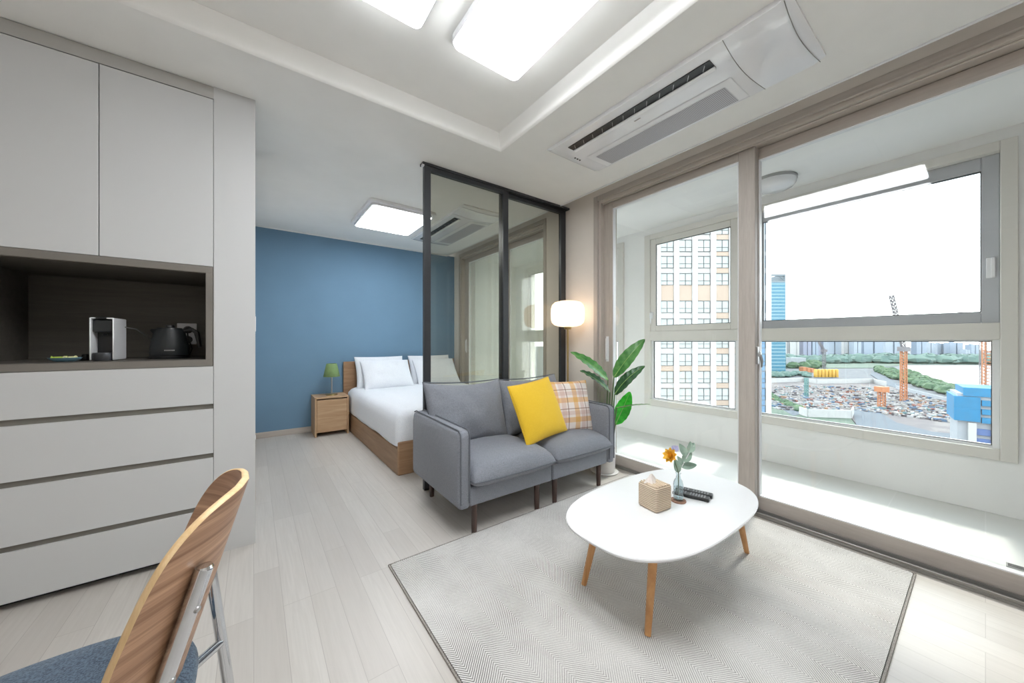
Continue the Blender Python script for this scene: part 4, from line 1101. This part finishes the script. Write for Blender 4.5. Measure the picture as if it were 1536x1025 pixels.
# seat pad
SXc, SYc, SZ = -0.315, CHY - 0.005, 0.455
m = MB(); lay = []
for ins, z in ((0.02, -0.045), (0.003, -0.035), (0.0, -0.02), (0.006, -0.006), (0.025, 0.004), (0.06, 0.009), (0.12, 0.012)):
    lay.append([Vector((SXc + (0.225 - ins) * math.copysign(abs(math.cos(2 * PI * i / 60)) ** 0.78, math.cos(2 * PI * i / 60)), SYc + (0.215 - ins) * math.copysign(abs(math.sin(2 * PI * i / 60)) ** 0.78, math.sin(2 * PI * i / 60)), SZ + z)) for i in range(60)])
m._add([v for l in lay for v in l], [(i * 60 + j, i * 60 + (j + 1) % 60, (i + 1) * 60 + (j + 1) % 60, (i + 1) * 60 + j) for i in range(6) for j in range(60)] + [tuple(range(60))[::-1], tuple(6 * 60 + j for j in range(60))])
m.build('seat', M_seat, ch, angle=60)
# chrome frame
for yy, nm in ((0.820, 'n'), (1.030, 'f')):
    o_ = (yy - CHY) / HW
    pts = [shell(o_, 0.702, TH + 0.013), shell(o_, 0.60, TH + 0.013), shell(o_, 0.52, TH + 0.013), shell(o_, 0.45, TH + 0.013), Vector((-0.145, yy, 0.418)), Vector((-0.20, yy, 0.400)), Vector((-0.42, yy, 0.400))]
    up = MB().tube(pts, 0.013, 20).build('back_upright', M_chrome, ch)
    s = MB(); tp = pts[0]; s.lathe([(0.0, 0.0), (0.013, 0), (0.011, 0.005), (0.0, 0.008)], (tp.x, tp.y, tp.z - 0.001), 16); s.build('end_cap', M_chrome, up)
    for zz in (0.640, 0.535):
        q = shell(o_, zz, TH + 0.0262); nrm = (shell(o_, zz, 0.02) - shell(o_, zz, 0.0)).normalized()
        MB().lathe([(0.0, 0.002), (0.005, 0.0015), (0.0065, -0.002), (0.0, -0.002)], M=Matrix.Translation(q) @ nrm.to_track_quat('Z', 'Y').to_matrix().to_4x4(), n=16).build('screw', M_steel, up)
for yl in (0.79, 1.06):
    sg = 1 if yl > CHY else -1
    MB().tube([(-0.082, yl - sg * 0.004, 0.48 if sg < 0 else 0.585), (-0.070, yl, 0.44 if sg < 0 else 0.48), (-0.018, yl + sg * 0.008, 0.0)], 0.011, 16).build('leg', M_chrome, ch)
    MB().tube([(-0.50, yl - sg * 0.03, 0.415), (-0.53, yl, 0.38), (-0.56, yl + sg * 0.01, 0.0)], 0.011, 16).build('leg', M_chrome, ch)
    MB().tube([(-0.145, yl - sg * 0.03, 0.425), (-0.50, yl - sg * 0.03, 0.412)], 0.010, 12).build('side_rail', M_chrome, ch)
    MB().tube([(-0.062, yl, 0.39), (-0.114, yl - sg * 0.11, 0.425)], 0.0095, 14).build('brace', M_chrome, ch)
#@@OUT
# ------------------------------------------------------------------ outside: everything stands on ground 45 m below
GZ = -45.0
FW = Vector((SY, CY, 0)); RT_ = Vector((CY, -SY, 0))
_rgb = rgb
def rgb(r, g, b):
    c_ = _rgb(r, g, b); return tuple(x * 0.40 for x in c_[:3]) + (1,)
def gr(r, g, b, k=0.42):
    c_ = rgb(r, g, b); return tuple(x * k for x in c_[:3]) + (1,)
def V(D, L, z): return FW * D + RT_ * L + Vector((0, 0, z))
def Lu(u, D): return (u - 768) / F_PX * D
def Zv(v, D): return CAMZ - (v - 512.8) / F_PX * D
def Dg(v, z=GZ): return (CAMZ - z) * F_PX / (v - 512.8)
def gp(u, v, z=GZ):
    D = Dg(v, z); return V(D, Lu(u, D), z)
MW = Matrix((RT_, FW, Vector((0, 0, 1)))).transposed().to_4x4()   # local x = right, y = away
def obox(m, D0, D1, u0, u1, z0, z1, D=None):
    D = D or D0; l0, l1 = Lu(u0, D), Lu(u1, D)
    vs = [V(d, l, z) for l in (l0, l1) for d in (D0, D1) for z in (z0, z1)]
    m._add(vs, [(0, 1, 3, 2), (4, 6, 7, 5), (0, 4, 5, 1), (2, 3, 7, 6), (0, 2, 6, 4), (1, 5, 7, 3)]); return m
def lbox(m, D0, D1, l0, l1, z0, z1):
    vs = [V(d, l, z) for l in (l0, l1) for d in (D0, D1) for z in (z0, z1)]
    m._add(vs, [(0, 1, 3, 2), (4, 6, 7, 5), (0, 4, 5, 1), (2, 3, 7, 6), (0, 2, 6, 4), (1, 5, 7, 3)]); return m
def ground_poly(name, pts, mat, z=0.0, label=None, cat=None):
    m = MB(); ps = [gp(u, v, GZ + z) for u, v in pts]; k = len(ps)
    m._add(ps + [p - Vector((0, 0, 0.4)) for p in ps], [tuple(range(k)), tuple(range(k, 2 * k))[::-1]] + [(i, (i + 1) % k, k + (i + 1) % k, k + i) for i in range(k)])
    o = m.build(name, mat, smooth=False)
    if label: tag(o, label, cat)
    else: struct(o)
    return o
def ground_mat(name, cols, scale, det=6):
    t = NT(name)
    v = t.n.new('ShaderNodeTexVoronoi'); t.link(t.coords(), v.inputs['Vector']); v.inputs['Scale'].default_value = scale
    n = t.noise(t.coords(), scale * 1.7, det, 0.7)
    sp = t.n.new('ShaderNodeSeparateColor'); t.link(v.outputs['Color'], sp.inputs[0])
    k = len(cols); c = t.ramp(sp.outputs[0], [(i / k, cc) for i, cc in enumerate(cols)], 'CONSTANT')
    t.link(t.mix(t.ramp(n, [(0.35, (0.0, 0.0, 0.0, 1)), (0.65, (0.8, 0.8, 0.8, 1))]), c, cols[0]), t.b.inputs['Base Color'])
    t.b.inputs['Roughness'].default_value = 0.9
    return t.m
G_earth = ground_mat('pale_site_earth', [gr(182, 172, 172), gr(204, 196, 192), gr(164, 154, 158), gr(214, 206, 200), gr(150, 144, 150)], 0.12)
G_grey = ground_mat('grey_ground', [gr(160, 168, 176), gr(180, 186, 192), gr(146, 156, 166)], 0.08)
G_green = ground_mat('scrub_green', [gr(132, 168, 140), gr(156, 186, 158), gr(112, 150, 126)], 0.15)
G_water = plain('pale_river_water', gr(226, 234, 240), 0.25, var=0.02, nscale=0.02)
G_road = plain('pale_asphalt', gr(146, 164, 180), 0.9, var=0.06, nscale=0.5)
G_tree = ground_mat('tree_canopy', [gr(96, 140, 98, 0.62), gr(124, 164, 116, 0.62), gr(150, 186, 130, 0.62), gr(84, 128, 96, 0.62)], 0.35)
G_treefar = ground_mat('haze_tinted_canopy', [gr(134, 172, 160, 0.62), gr(152, 188, 172, 0.62), gr(120, 160, 152, 0.62)], 0.1)  # pale tones: distance haze is put into the canopy colour
G_hoard = plain('white_hoarding', rgb(238, 238, 236), 0.7, var=0.05, nscale=0.4)
G_orange = plain('crane_orange', rgb(232, 150, 96), 0.6)
G_cranegrey = plain('crane_grey', rgb(150, 146, 150), 0.6)
G_yellow = plain('silo_yellow', rgb(250, 196, 70), 0.6)
G_concrete = plain('pale_concrete', rgb(206, 212, 218), 0.85, var=0.06, nscale=0.3)
G_net = plain('blue_safety_net', rgb(30, 150, 204), 0.7, var=0.12, nscale=0.6)
gm = MB(); gm._add([V(-60, -1500, GZ - 0.5), V(-60, 1500, GZ - 0.5), V(3500, 3500, GZ - 0.5), V(3500, -3500, GZ - 0.5)], [(0, 1, 2, 3)])
gm._add([V(-60, -1500, GZ - 1.5), V(-60, 1500, GZ - 1.5), V(3500, 3500, GZ - 1.5), V(3500, -3500, GZ - 1.5)], [(0, 1, 2, 3)])
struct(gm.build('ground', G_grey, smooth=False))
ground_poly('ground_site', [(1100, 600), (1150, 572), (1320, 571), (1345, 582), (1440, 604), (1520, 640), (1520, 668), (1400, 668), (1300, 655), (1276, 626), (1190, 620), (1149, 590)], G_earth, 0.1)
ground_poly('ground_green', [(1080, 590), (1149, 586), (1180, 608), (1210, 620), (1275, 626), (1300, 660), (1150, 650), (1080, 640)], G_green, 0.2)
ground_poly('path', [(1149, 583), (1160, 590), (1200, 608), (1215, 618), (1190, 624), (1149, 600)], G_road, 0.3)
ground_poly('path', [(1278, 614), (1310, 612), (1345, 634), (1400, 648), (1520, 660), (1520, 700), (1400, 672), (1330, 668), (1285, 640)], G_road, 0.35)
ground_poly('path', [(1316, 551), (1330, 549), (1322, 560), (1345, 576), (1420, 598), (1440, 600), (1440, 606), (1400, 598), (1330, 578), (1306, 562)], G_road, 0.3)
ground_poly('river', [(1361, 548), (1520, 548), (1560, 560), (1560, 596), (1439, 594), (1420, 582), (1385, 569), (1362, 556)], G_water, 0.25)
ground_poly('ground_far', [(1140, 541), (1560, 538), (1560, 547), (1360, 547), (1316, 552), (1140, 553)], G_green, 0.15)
def canopy(name, pts, r, n, mat, label, hmul=0.7):
    """belt of tree crowns: lumpy blobs scattered inside an image-space strip projected on the ground"""
    m = MB(); rnd = random.Random(len(name) + n)
    for i in range(n):
        k = rnd.random() * (len(pts) - 1); j = int(k); f_ = k - j
        (u0, a0, b0), (u1, a1, b1) = pts[j], pts[j + 1]
        u = u0 + (u1 - u0) * f_; v = (a0 + (a1 - a0) * f_) + rnd.random() * ((b0 - a0) + ((b1 - a1) - (b0 - a0)) * f_)
        c0 = gp(u, v, GZ); rr = r * (0.6 + 0.7 * rnd.random())
        pr_ = [(0.0, rr * 1.5 * hmul), (rr * 0.55, rr * 1.35 * hmul), (rr * 0.95, rr * 0.8 * hmul), (rr, rr * 0.35 * hmul), (rr * 0.7, 0.0)]
        q = len(m.v); m.lathe(pr_, c0, 8)
        for v_ in range(q, len(m.v)): m.v[v_] = m.v[v_] + Vector((rnd.uniform(-1, 1), rnd.uniform(-1, 1), rnd.uniform(-1, 1) * 0.6)) * rr * 0.14
    o = m.build(name, mat, angle=30); tag(o, label, 'trees', kind='stuff')
canopy('tree_belt', [(1316, 553, 558), (1340, 556, 568), (1370, 562, 577), (1400, 574, 586), (1440, 588, 598)], 5.0, 260, G_tree, 'dense green tree belt along the bank of the pale river')
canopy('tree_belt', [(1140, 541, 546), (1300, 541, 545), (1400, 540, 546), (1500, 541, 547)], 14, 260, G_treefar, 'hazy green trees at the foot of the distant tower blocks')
canopy('tree_belt', [(1140, 548, 552), (1230, 549, 553)], 9, 60, G_tree, 'green trees right of the turquoise glass tower base')
canopy('tree_belt', [(1146, 588, 592), (1170, 602, 606), (1200, 614, 618)], 2.4, 70, G_tree, 'dark green hedge beside the road at the lower left of the view')
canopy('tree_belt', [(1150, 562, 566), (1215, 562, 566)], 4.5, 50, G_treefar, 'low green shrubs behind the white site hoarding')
# hoardings
def wall_line(pts, h, mat, label, th=0.6):
    m = MB()
    for (u0, v0), (u1, v1) in zip(pts, pts[1:]):
        a, b_ = gp(u0, v0), gp(u1, v1); n = (b_ - a).cross(Vector((0, 0, 1))).normalized() * th
        m._add([a, b_, b_ + n, a + n] + [p + Vector((0, 0, h)) for p in (a, b_, b_ + n, a + n)], [(0, 3, 2, 1), (4, 5, 6, 7), (0, 1, 5, 4), (1, 2, 6, 5), (2, 3, 7, 6), (3, 0, 4, 7)])
    tag(m.build('site_hoarding', mat, smooth=False), label, 'hoarding')
wall_line([(1149, 575), (1205, 573), (1225, 576), (1310, 575), (1330, 580)], 5, G_hoard, 'long white hoarding along the far edge of the building site')
wall_line([(1200, 622), (1212, 626), (1276, 628), (1279, 622)], 5, G_hoard, 'short white hoarding at the near left corner of the site')
wall_line([(1345, 584), (1440, 609)], 3.5, G_concrete, 'pale fence between the site and the river trees')
# site clutter: uncountable sheds, stacks and machines
cols_ = [gr(230, 226, 220, 0.68), gr(206, 130, 112, 0.68), gr(120, 160, 200, 0.68), gr(226, 176, 136, 0.68), gr(120, 112, 120, 0.68), gr(150, 196, 200, 0.68), gr(250, 250, 250, 0.68)]
cm = [plain('site_clutter_%s' % n_, c_, 0.8) for n_, c_ in zip('white red blue orange grey teal pale'.split(), cols_)]
m = MB(); rnd = random.Random(3)
for i in range(1500):
    u = rnd.uniform(1160, 1440)
    vlo = 580 + max(0, (u - 1300)) * 0.14; vhi = 616 + max(0, u - 1280) * 0.13
    v = rnd.uniform(vlo, vhi)
    c0 = gp(u, v); m.cur = rnd.choices(range(7), [5, 1.2, 2, 1.2, 5, 1, 5])[0]
    sx, sy, sz = rnd.uniform(0.4, 4.5), rnd.uniform(0.3, 1.6), rnd.uniform(0.3, 1.6)
    m.mbox(Matrix.Translation(c0 + Vector((0, 0, sz / 2))) @ Matrix.Rotation(rnd.uniform(0, 3), 4, 'Z'), sx, sy, sz)
tag(m.build('site_clutter', cm, smooth=False), 'jumble of sheds, stacks and machines filling the building site', 'site clutter', kind='stuff')
# yellow silos and orange stacks
for i in range(7):
    u = 1223.5 + i * 5.2; D = Dg(566)
    m = MB(); m.lathe([(1.9, 0), (2.0, 0.3), (2.0, 9.2), (1.4, 10.2), (0.0, 10.6)], V(D, Lu(u, D), GZ), 14)
    tag(m.build('storage_silo', G_yellow, angle=40), 'yellow silo in the row behind the white hoarding', 'silo', 'yellow silos on the building site')
for i in range(3):
    m = MB(); D = Dg(559); obox(m, D, D + 8, 1205 + i * 6, 1210.2 + i * 6, GZ, GZ + 8 - i)
    tag(m.build('orange_stack', G_orange, smooth=False), 'orange shed left of the yellow silos', 'shed', 'orange sheds on the building site')
# apartment tower: facade facing the viewer
AD = 60.0
G_apt = plain('white_apartment_wall', rgb(240, 240, 238), 0.8, var=0.02, nscale=0.4)
G_beige = plain('beige_apartment_wall', rgb(218, 196, 176), 0.8, var=0.03, nscale=0.4)
G_winframe = plain('dark_window_frame', rgb(96, 96, 98), 0.5)
G_winglass = plain('apartment_window_glass', rgb(206, 216, 214), 0.15, var=0.12, nscale=0.35)
G_blue = plain('blue_corner_glazing', rgb(110, 160, 200), 0.3, var=0.1, nscale=0.5)
apt = thing('apartment_tower', 'white and beige apartment tower with a grid of windows close outside the left balcony window', 'building', V(AD, 26, GZ))
m = MB(); lbox(m, AD + 0.3, AD + 16, Lu(905, AD), Lu(1141.5, AD), GZ, 42); m.build('wall', G_apt, apt, smooth=False)
m = MB(); lbox(m, AD + 0.15, AD + 15, Lu(1142, AD), Lu(1148.5, AD), GZ, CAMZ + 0.358 * AD); m.build('glazed_corner', G_blue, apt, smooth=False)
rows = [118 - 78 * 3, 118 - 78 * 2, 118 - 78, 118, 192, 270, 395, 476, 556, 636, 714, 792, 870, 948]
def vz_(y): return Zv(320 + y / 3.017, AD)
pc = [1001.3 + 27.62 * i for i in range(-2, 6)]
m = MB()
for u in pc: lbox(m, AD, AD + 0.3, Lu(u + 13.8 - 4.0, AD), Lu(u + 13.8 + 4.0, AD), GZ, 42)
m.build('pier', G_apt, apt, smooth=False)
m = MB()
for ci, u in enumerate(pc):
    l0, l1 = Lu(u - 9.8, AD), Lu(u + 9.8, AD)
    for r_, y in enumerate(rows):
        top = vz_(y)
        above = vz_(rows[r_ - 1] + 55) if r_ else top + 1
        if y == 395 or y == 714 or (ci in (5, 6, 7) and y > 0) or (y == 118 - 78):
            lbox(m, AD + 0.18, AD + 0.32, l0, l1, top, above)
m.build('spandrel', G_beige, apt, smooth=False)
for ci, u in enumerate(pc):
    if ci < 1: continue
    for r_, y in enumerate(rows):
        if y < -100 or y > 900: continue
        z1, z0 = vz_(y), vz_(y + 55); l0, l1 = Lu(u - 9.8, AD), Lu(u + 9.8, AD); lm = (l0 + l1) / 2; zm = z0 + (z1 - z0) * 0.36
        f = MB(); q = 0.07
        lbox(f, AD + 0.10, AD + 0.28, l0, l0 + q, z0, z1); lbox(f, AD + 0.10, AD + 0.28, l1 - q, l1, z0, z1); lbox(f, AD + 0.10, AD + 0.28, l0, l1, z0, z0 + q); lbox(f, AD + 0.10, AD + 0.28, l0, l1, z1 - q * 1.6, z1)
        lbox(f, AD + 0.12, AD + 0.28, lm - q / 2, lm + q / 2, z0, z1); lbox(f, AD + 0.12, AD + 0.28, l0, l1, zm - q / 2, zm + q / 2)
        fo = f.build('window', G_winframe, apt, smooth=False)
        g = MB(); lbox(g, AD + 0.2, AD + 0.29, l0 + q, l1 - q, z0 + q, z1 - q); g.build('pane', G_winglass, fo, smooth=False)
# turquoise tower
TD = 535.0
def stripe_mat(name, a, b_, per, frac):
    t = NT(name); tc = t.n.new('ShaderNodeTexCoord'); sp = t.n.new('ShaderNodeSeparateXYZ'); t.link(tc.outputs['Object'], sp.inputs[0])
    f = t.math('LESS_THAN', t.math('FRACT', t.math('DIVIDE', t.math('ADD', sp.outputs[2], 1000), per)), frac)
    n = t.noise(t.coords((0.3, 0.3, 0.9)), 0.6, 4)
    c = t.mix(f, a, b_); t.link(t.mix(t.math('MULTIPLY', n, 0.4), c, tuple(x * 0.75 for x in a[:3]) + (1,)), t.b.inputs['Base Color'])
    t.b.inputs['Roughness'].default_value = 0.35
    return t.m
tt = thing('glass_tower', 'tall turquoise glass office tower with pale stripes beside the apartment block', 'building', V(TD, Lu(1164, TD), GZ))
m = MB(); obox(m, TD, TD + 32, 1149, 1178.5, GZ, Zv(424, TD), TD); m.build('facade', stripe_mat('turquoise_glazing', rgb(58, 152, 184), rgb(178, 216, 226), 5.2, 0.3), tt, smooth=False)
m = MB()
for u0, u1 in ((1149, 1150.5), (1177, 1178.5)): obox(m, TD, TD + 32, u0, u1, Zv(424, TD), Zv(411, TD), TD)
obox(m, TD, TD + 3, 1150.5, 1177, Zv(414, TD), Zv(411, TD), TD); obox(m, TD, TD + 32, 1150.5, 1177, Zv(424, TD), Zv(421.5, TD), TD)
l0, l1 = Lu(1150.5, TD), Lu(1177, TD)
m.tube([V(TD + 1, l0, Zv(421, TD)), V(TD + 1, l0 + (l1 - l0) * 0.35, Zv(413, TD))], 0.7, 6); m.tube([V(TD + 1, l1, Zv(421, TD)), V(TD + 1, l0 + (l1 - l0) * 0.65, Zv(413, TD))], 0.7, 6)
m.build('roof_frame', plain('tower_roof_grey', rgb(150, 164, 172), 0.6), tt, smooth=False)
# distant apartment blocks
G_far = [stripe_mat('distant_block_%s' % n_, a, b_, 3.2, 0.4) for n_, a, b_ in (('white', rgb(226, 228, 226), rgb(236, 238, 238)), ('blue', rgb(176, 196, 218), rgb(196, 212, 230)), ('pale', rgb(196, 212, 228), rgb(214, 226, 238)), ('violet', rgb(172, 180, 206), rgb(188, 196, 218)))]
FD = 930.0
far = [(1180, 1189, 503, 0, 'beige white distant block right beside the turquoise tower'), (1191, 1199, 505, 0, 'second white distant block from the turquoise tower'), (1205, 1217, 502, 3, 'violet grey distant block behind the silos'), (1219, 1228, 500, 1, 'slim blue distant block left of the dark crane'), (1231, 1240, 506, 3, 'violet distant block behind the dark crane'),
       (1242, 1262, 503, 2, 'wide pale blue distant block above the silos'), (1266, 1279, 505, 0, 'white distant block left of the widest blue one'), (1281, 1292, 502, 2, 'pale distant block with blue one at right'), (1296, 1325, 504, 1, 'widest blue distant block in the middle of the skyline'), (1328, 1353, 503, 2, 'wide pale blue distant block left of the orange crane'),
       (1375, 1390, 513, 1, 'blue distant block just right of the orange crane'), (1391, 1402, 514, 2, 'pale distant block joined to the blue one right of the orange crane'), (1406, 1420, 515, 2, 'short pale distant block above the river'), (1425, 1445, 514, 1, 'square blue distant block above the river'), (1449, 1455, 525, 2, 'lowest distant block above the river'), (1457, 1469, 517, 1, 'distant blue block nearest the latticed crane')]
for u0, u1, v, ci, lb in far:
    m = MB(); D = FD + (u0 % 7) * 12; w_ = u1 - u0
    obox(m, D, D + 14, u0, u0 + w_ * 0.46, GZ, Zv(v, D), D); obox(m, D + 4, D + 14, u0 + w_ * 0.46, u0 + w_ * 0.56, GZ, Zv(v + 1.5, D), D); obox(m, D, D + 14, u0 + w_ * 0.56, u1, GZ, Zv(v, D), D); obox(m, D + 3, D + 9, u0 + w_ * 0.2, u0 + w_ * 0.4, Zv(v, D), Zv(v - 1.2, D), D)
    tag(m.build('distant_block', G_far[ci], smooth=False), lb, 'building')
# low blocks
m = MB(); D = Dg(552); obox(m, D, D + 12, 1187, 1209, GZ, Zv(537, D), D); tag(m.build('low_block', G_concrete, smooth=False), 'low pale building right of the turquoise tower base', 'building')
# cranes
def lattice(m, A, C_, w, n, r):
    A, C_ = Vector(A), Vector(C_); d = (C_ - A).normalized(); s1 = d.cross(Vector((0.3, 0.9, 0.1))).normalized(); s2 = d.cross(s1)
    cs = [s1 * w / 2 + s2 * w / 2, s1 * w / 2 - s2 * w / 2, -s1 * w / 2 - s2 * w / 2, -s1 * w / 2 + s2 * w / 2]
    for c_ in cs: m.tube([A + c_, C_ + c_], r, 5)
    for i in range(n):
        p, q = A.lerp(C_, i / n), A.lerp(C_, (i + 1) / n)
        for k in range(4):
            m.tube([p + cs[k], q + cs[(k + 1) % 4]], r * 0.7, 4, cap=False)
def crane(label, u, vb, vt, w, col, jib, colj, n=12, r=0.18, cab=True, D=None, zb=None):
    D = D or Dg(vb); zb = GZ if zb is None else zb
    t = thing('tower_crane', label, 'crane', V(D, Lu(u, D), zb))
    m = MB(); lattice(m, V(D, Lu(u, D), zb), V(D, Lu(u, D), Zv(vt, D)), w, n, r); m.build('mast', col, t)
    if cab:
        m = MB(); lbox(m, D - w, D + w, Lu(u, D) - w * 0.9, Lu(u, D) + w * 0.9, Zv(vt, D), Zv(vt, D) + w * 1.3); m.build('cab', colj, t, smooth=False)
    if jib:
        m = MB(); lattice(m, V(D, Lu(u, D), Zv(vt, D) + w), V(D, Lu(jib[0], D), Zv(jib[1], D)), w * 0.7, 14, r * 0.9); m.build('jib', colj, t)
crane('orange tower crane with a raised jib in the middle of the building site', 1355.5, 602, 527, 2.6, G_orange, (1337, 443), G_cranegrey, 18, 0.38)
crane('small dark crane standing behind the yellow silos', 1236, 556, 528, 3.0, G_cranegrey, (1228, 513), G_cranegrey, 8, 0.35)
crane('small teal crane mast at the left of the site', 1209.5, 595, 567, 1.8, plain('crane_teal', rgb(120, 180, 176), 0.6), None, G_cranegrey, 8, 0.3, False)
crane('short orange crane base left of the tall orange crane', 1322.5, 611, 588, 2.8, G_orange, (1330, 586), G_orange, 5, 0.35)
# blue netted building
ND = 120.0
t = thing('unfinished_building', 'half-built concrete block wrapped in bright blue safety nets at the right of the view', 'building', V(ND, Lu(1470, ND), GZ))
def nbox(m, d0, d1, w0, w1, z0, z1):
    """box in a frame turned to the block's own front (w along the facade, d into depth)"""
    o_ = V(ND, Lu(1431, ND), 0); f_ = o_.normalized(); f_ = (f_ + FW * 0.25 + RT_ * 0.1).normalized(); r_ = Vector((f_.y, -f_.x, 0))
    vs = [o_ + f_ * d + r_ * w + Vector((0, 0, z)) for w in (w0, w1) for d in (d0, d1) for z in (z0, z1)]
    m._add(vs, [(0, 1, 3, 2), (4, 6, 7, 5), (0, 4, 5, 1), (2, 3, 7, 6), (0, 2, 6, 4), (1, 5, 7, 3)])
def nz(v): return Zv(v, ND)
m = MB(); nbox(m, 1, 16, 0.8, 40, GZ, nz(590)); m.build('floors', G_concrete, t, smooth=False)
m = MB(); nbox(m, 0, 16, 0, 5.5, nz(630), nz(594)); nbox(m, 0.3, 16, 2.0, 40, nz(593), nz(580.5))
for a, b_ in ((598, 606), (611, 618.5), (623, 631)): nbox(m, 0, 16, 5.8, 40, nz(b_), nz(a))
m.build('safety_net', G_net, t, smooth=False)
for a in (3.0, 7.6, 12.2): m = MB(); nbox(m, -0.2, 1.2, a, a + 1.7, GZ, nz(632)); m.build('column', G_apt, t, smooth=False)
m = MB()
for z_ in (640, 654, 668): nbox(m, 0.4, 1.05, 4.7, 7.6, nz(z_ + 9), nz(z_)); nbox(m, 0.4, 1.05, 9.3, 12.2, nz(z_ + 9), nz(z_))
m.build('blue_infill', plain('blue_infill', rgb(110, 140, 200), 0.7), t, smooth=False)
crane('tall orange and grey lattice crane standing on the blue netted building', 1483, 590, 505, 2.3, G_orange, None, G_cranegrey, 16, 0.16, True, ND + 10, Zv(590, ND))
crane('grey lattice crane mast left of the orange one on the netted building', 1474.5, 590, 512, 1.3, G_cranegrey, None, G_cranegrey, 14, 0.12, False, ND + 14, Zv(590, ND))
D = ND + 40
tag(MB().tube([V(D, Lu(1416, D), Zv(472.5, D)), V(D, Lu(1530, D), Zv(455, D))], 0.12, 6).build('crane_cable', G_cranegrey), 'thin dark crane boom line low in the sky at the right', 'cable')
#@@LIGHT
# ------------------------------------------------------------------ light and colour
wd = bpy.data.worlds.new('overcast_sky'); SC.world = wd; wd.use_nodes = True
wt = wd.node_tree; bg = wt.nodes['Background']
tc = wt.nodes.new('ShaderNodeTexCoord'); sp = wt.nodes.new('ShaderNodeSeparateXYZ'); wt.links.new(tc.outputs['Generated'], sp.inputs[0])
rp = wt.nodes.new('ShaderNodeValToRGB'); rp.color_ramp.elements[0].position = 0.0; rp.color_ramp.elements[0].color = (0.92, 0.95, 0.97, 1)
rp.color_ramp.elements[1].position = 0.7; rp.color_ramp.elements[1].color = (0.80, 0.90, 1.0, 1)
wt.links.new(sp.outputs[2], rp.inputs[0]); wt.links.new(rp.outputs[0], bg.inputs['Color']); bg.inputs['Strength'].default_value = 5.0
sun = bpy.data.lights.new('sun', 'SUN'); sun.energy = 2.2; sun.angle = R(5); sun.color = (1.0, 0.95, 0.86)
so = bpy.data.objects.new('sun', sun); COL.objects.link(so)
so.rotation_euler = Vector((-0.9, -0.12, -1.0)).to_track_quat('-Z', 'Y').to_euler()
vs = SC.view_settings
SC.display_settings.display_device = 'sRGB'
vs.view_transform = 'Standard'; vs.look = 'None'; vs.exposure = 0.34; vs.gamma = 1.0; vs.use_curve_mapping = False
cy = SC.cycles
cy.max_bounces = 10; cy.diffuse_bounces = 6; cy.glossy_bounces = 4; cy.transparent_max_bounces = 24; cy.transmission_bounces = 6
cy.caustics_reflective = False; cy.caustics_refractive = False
cy.use_denoising = True
cy.sample_clamp_indirect = 6
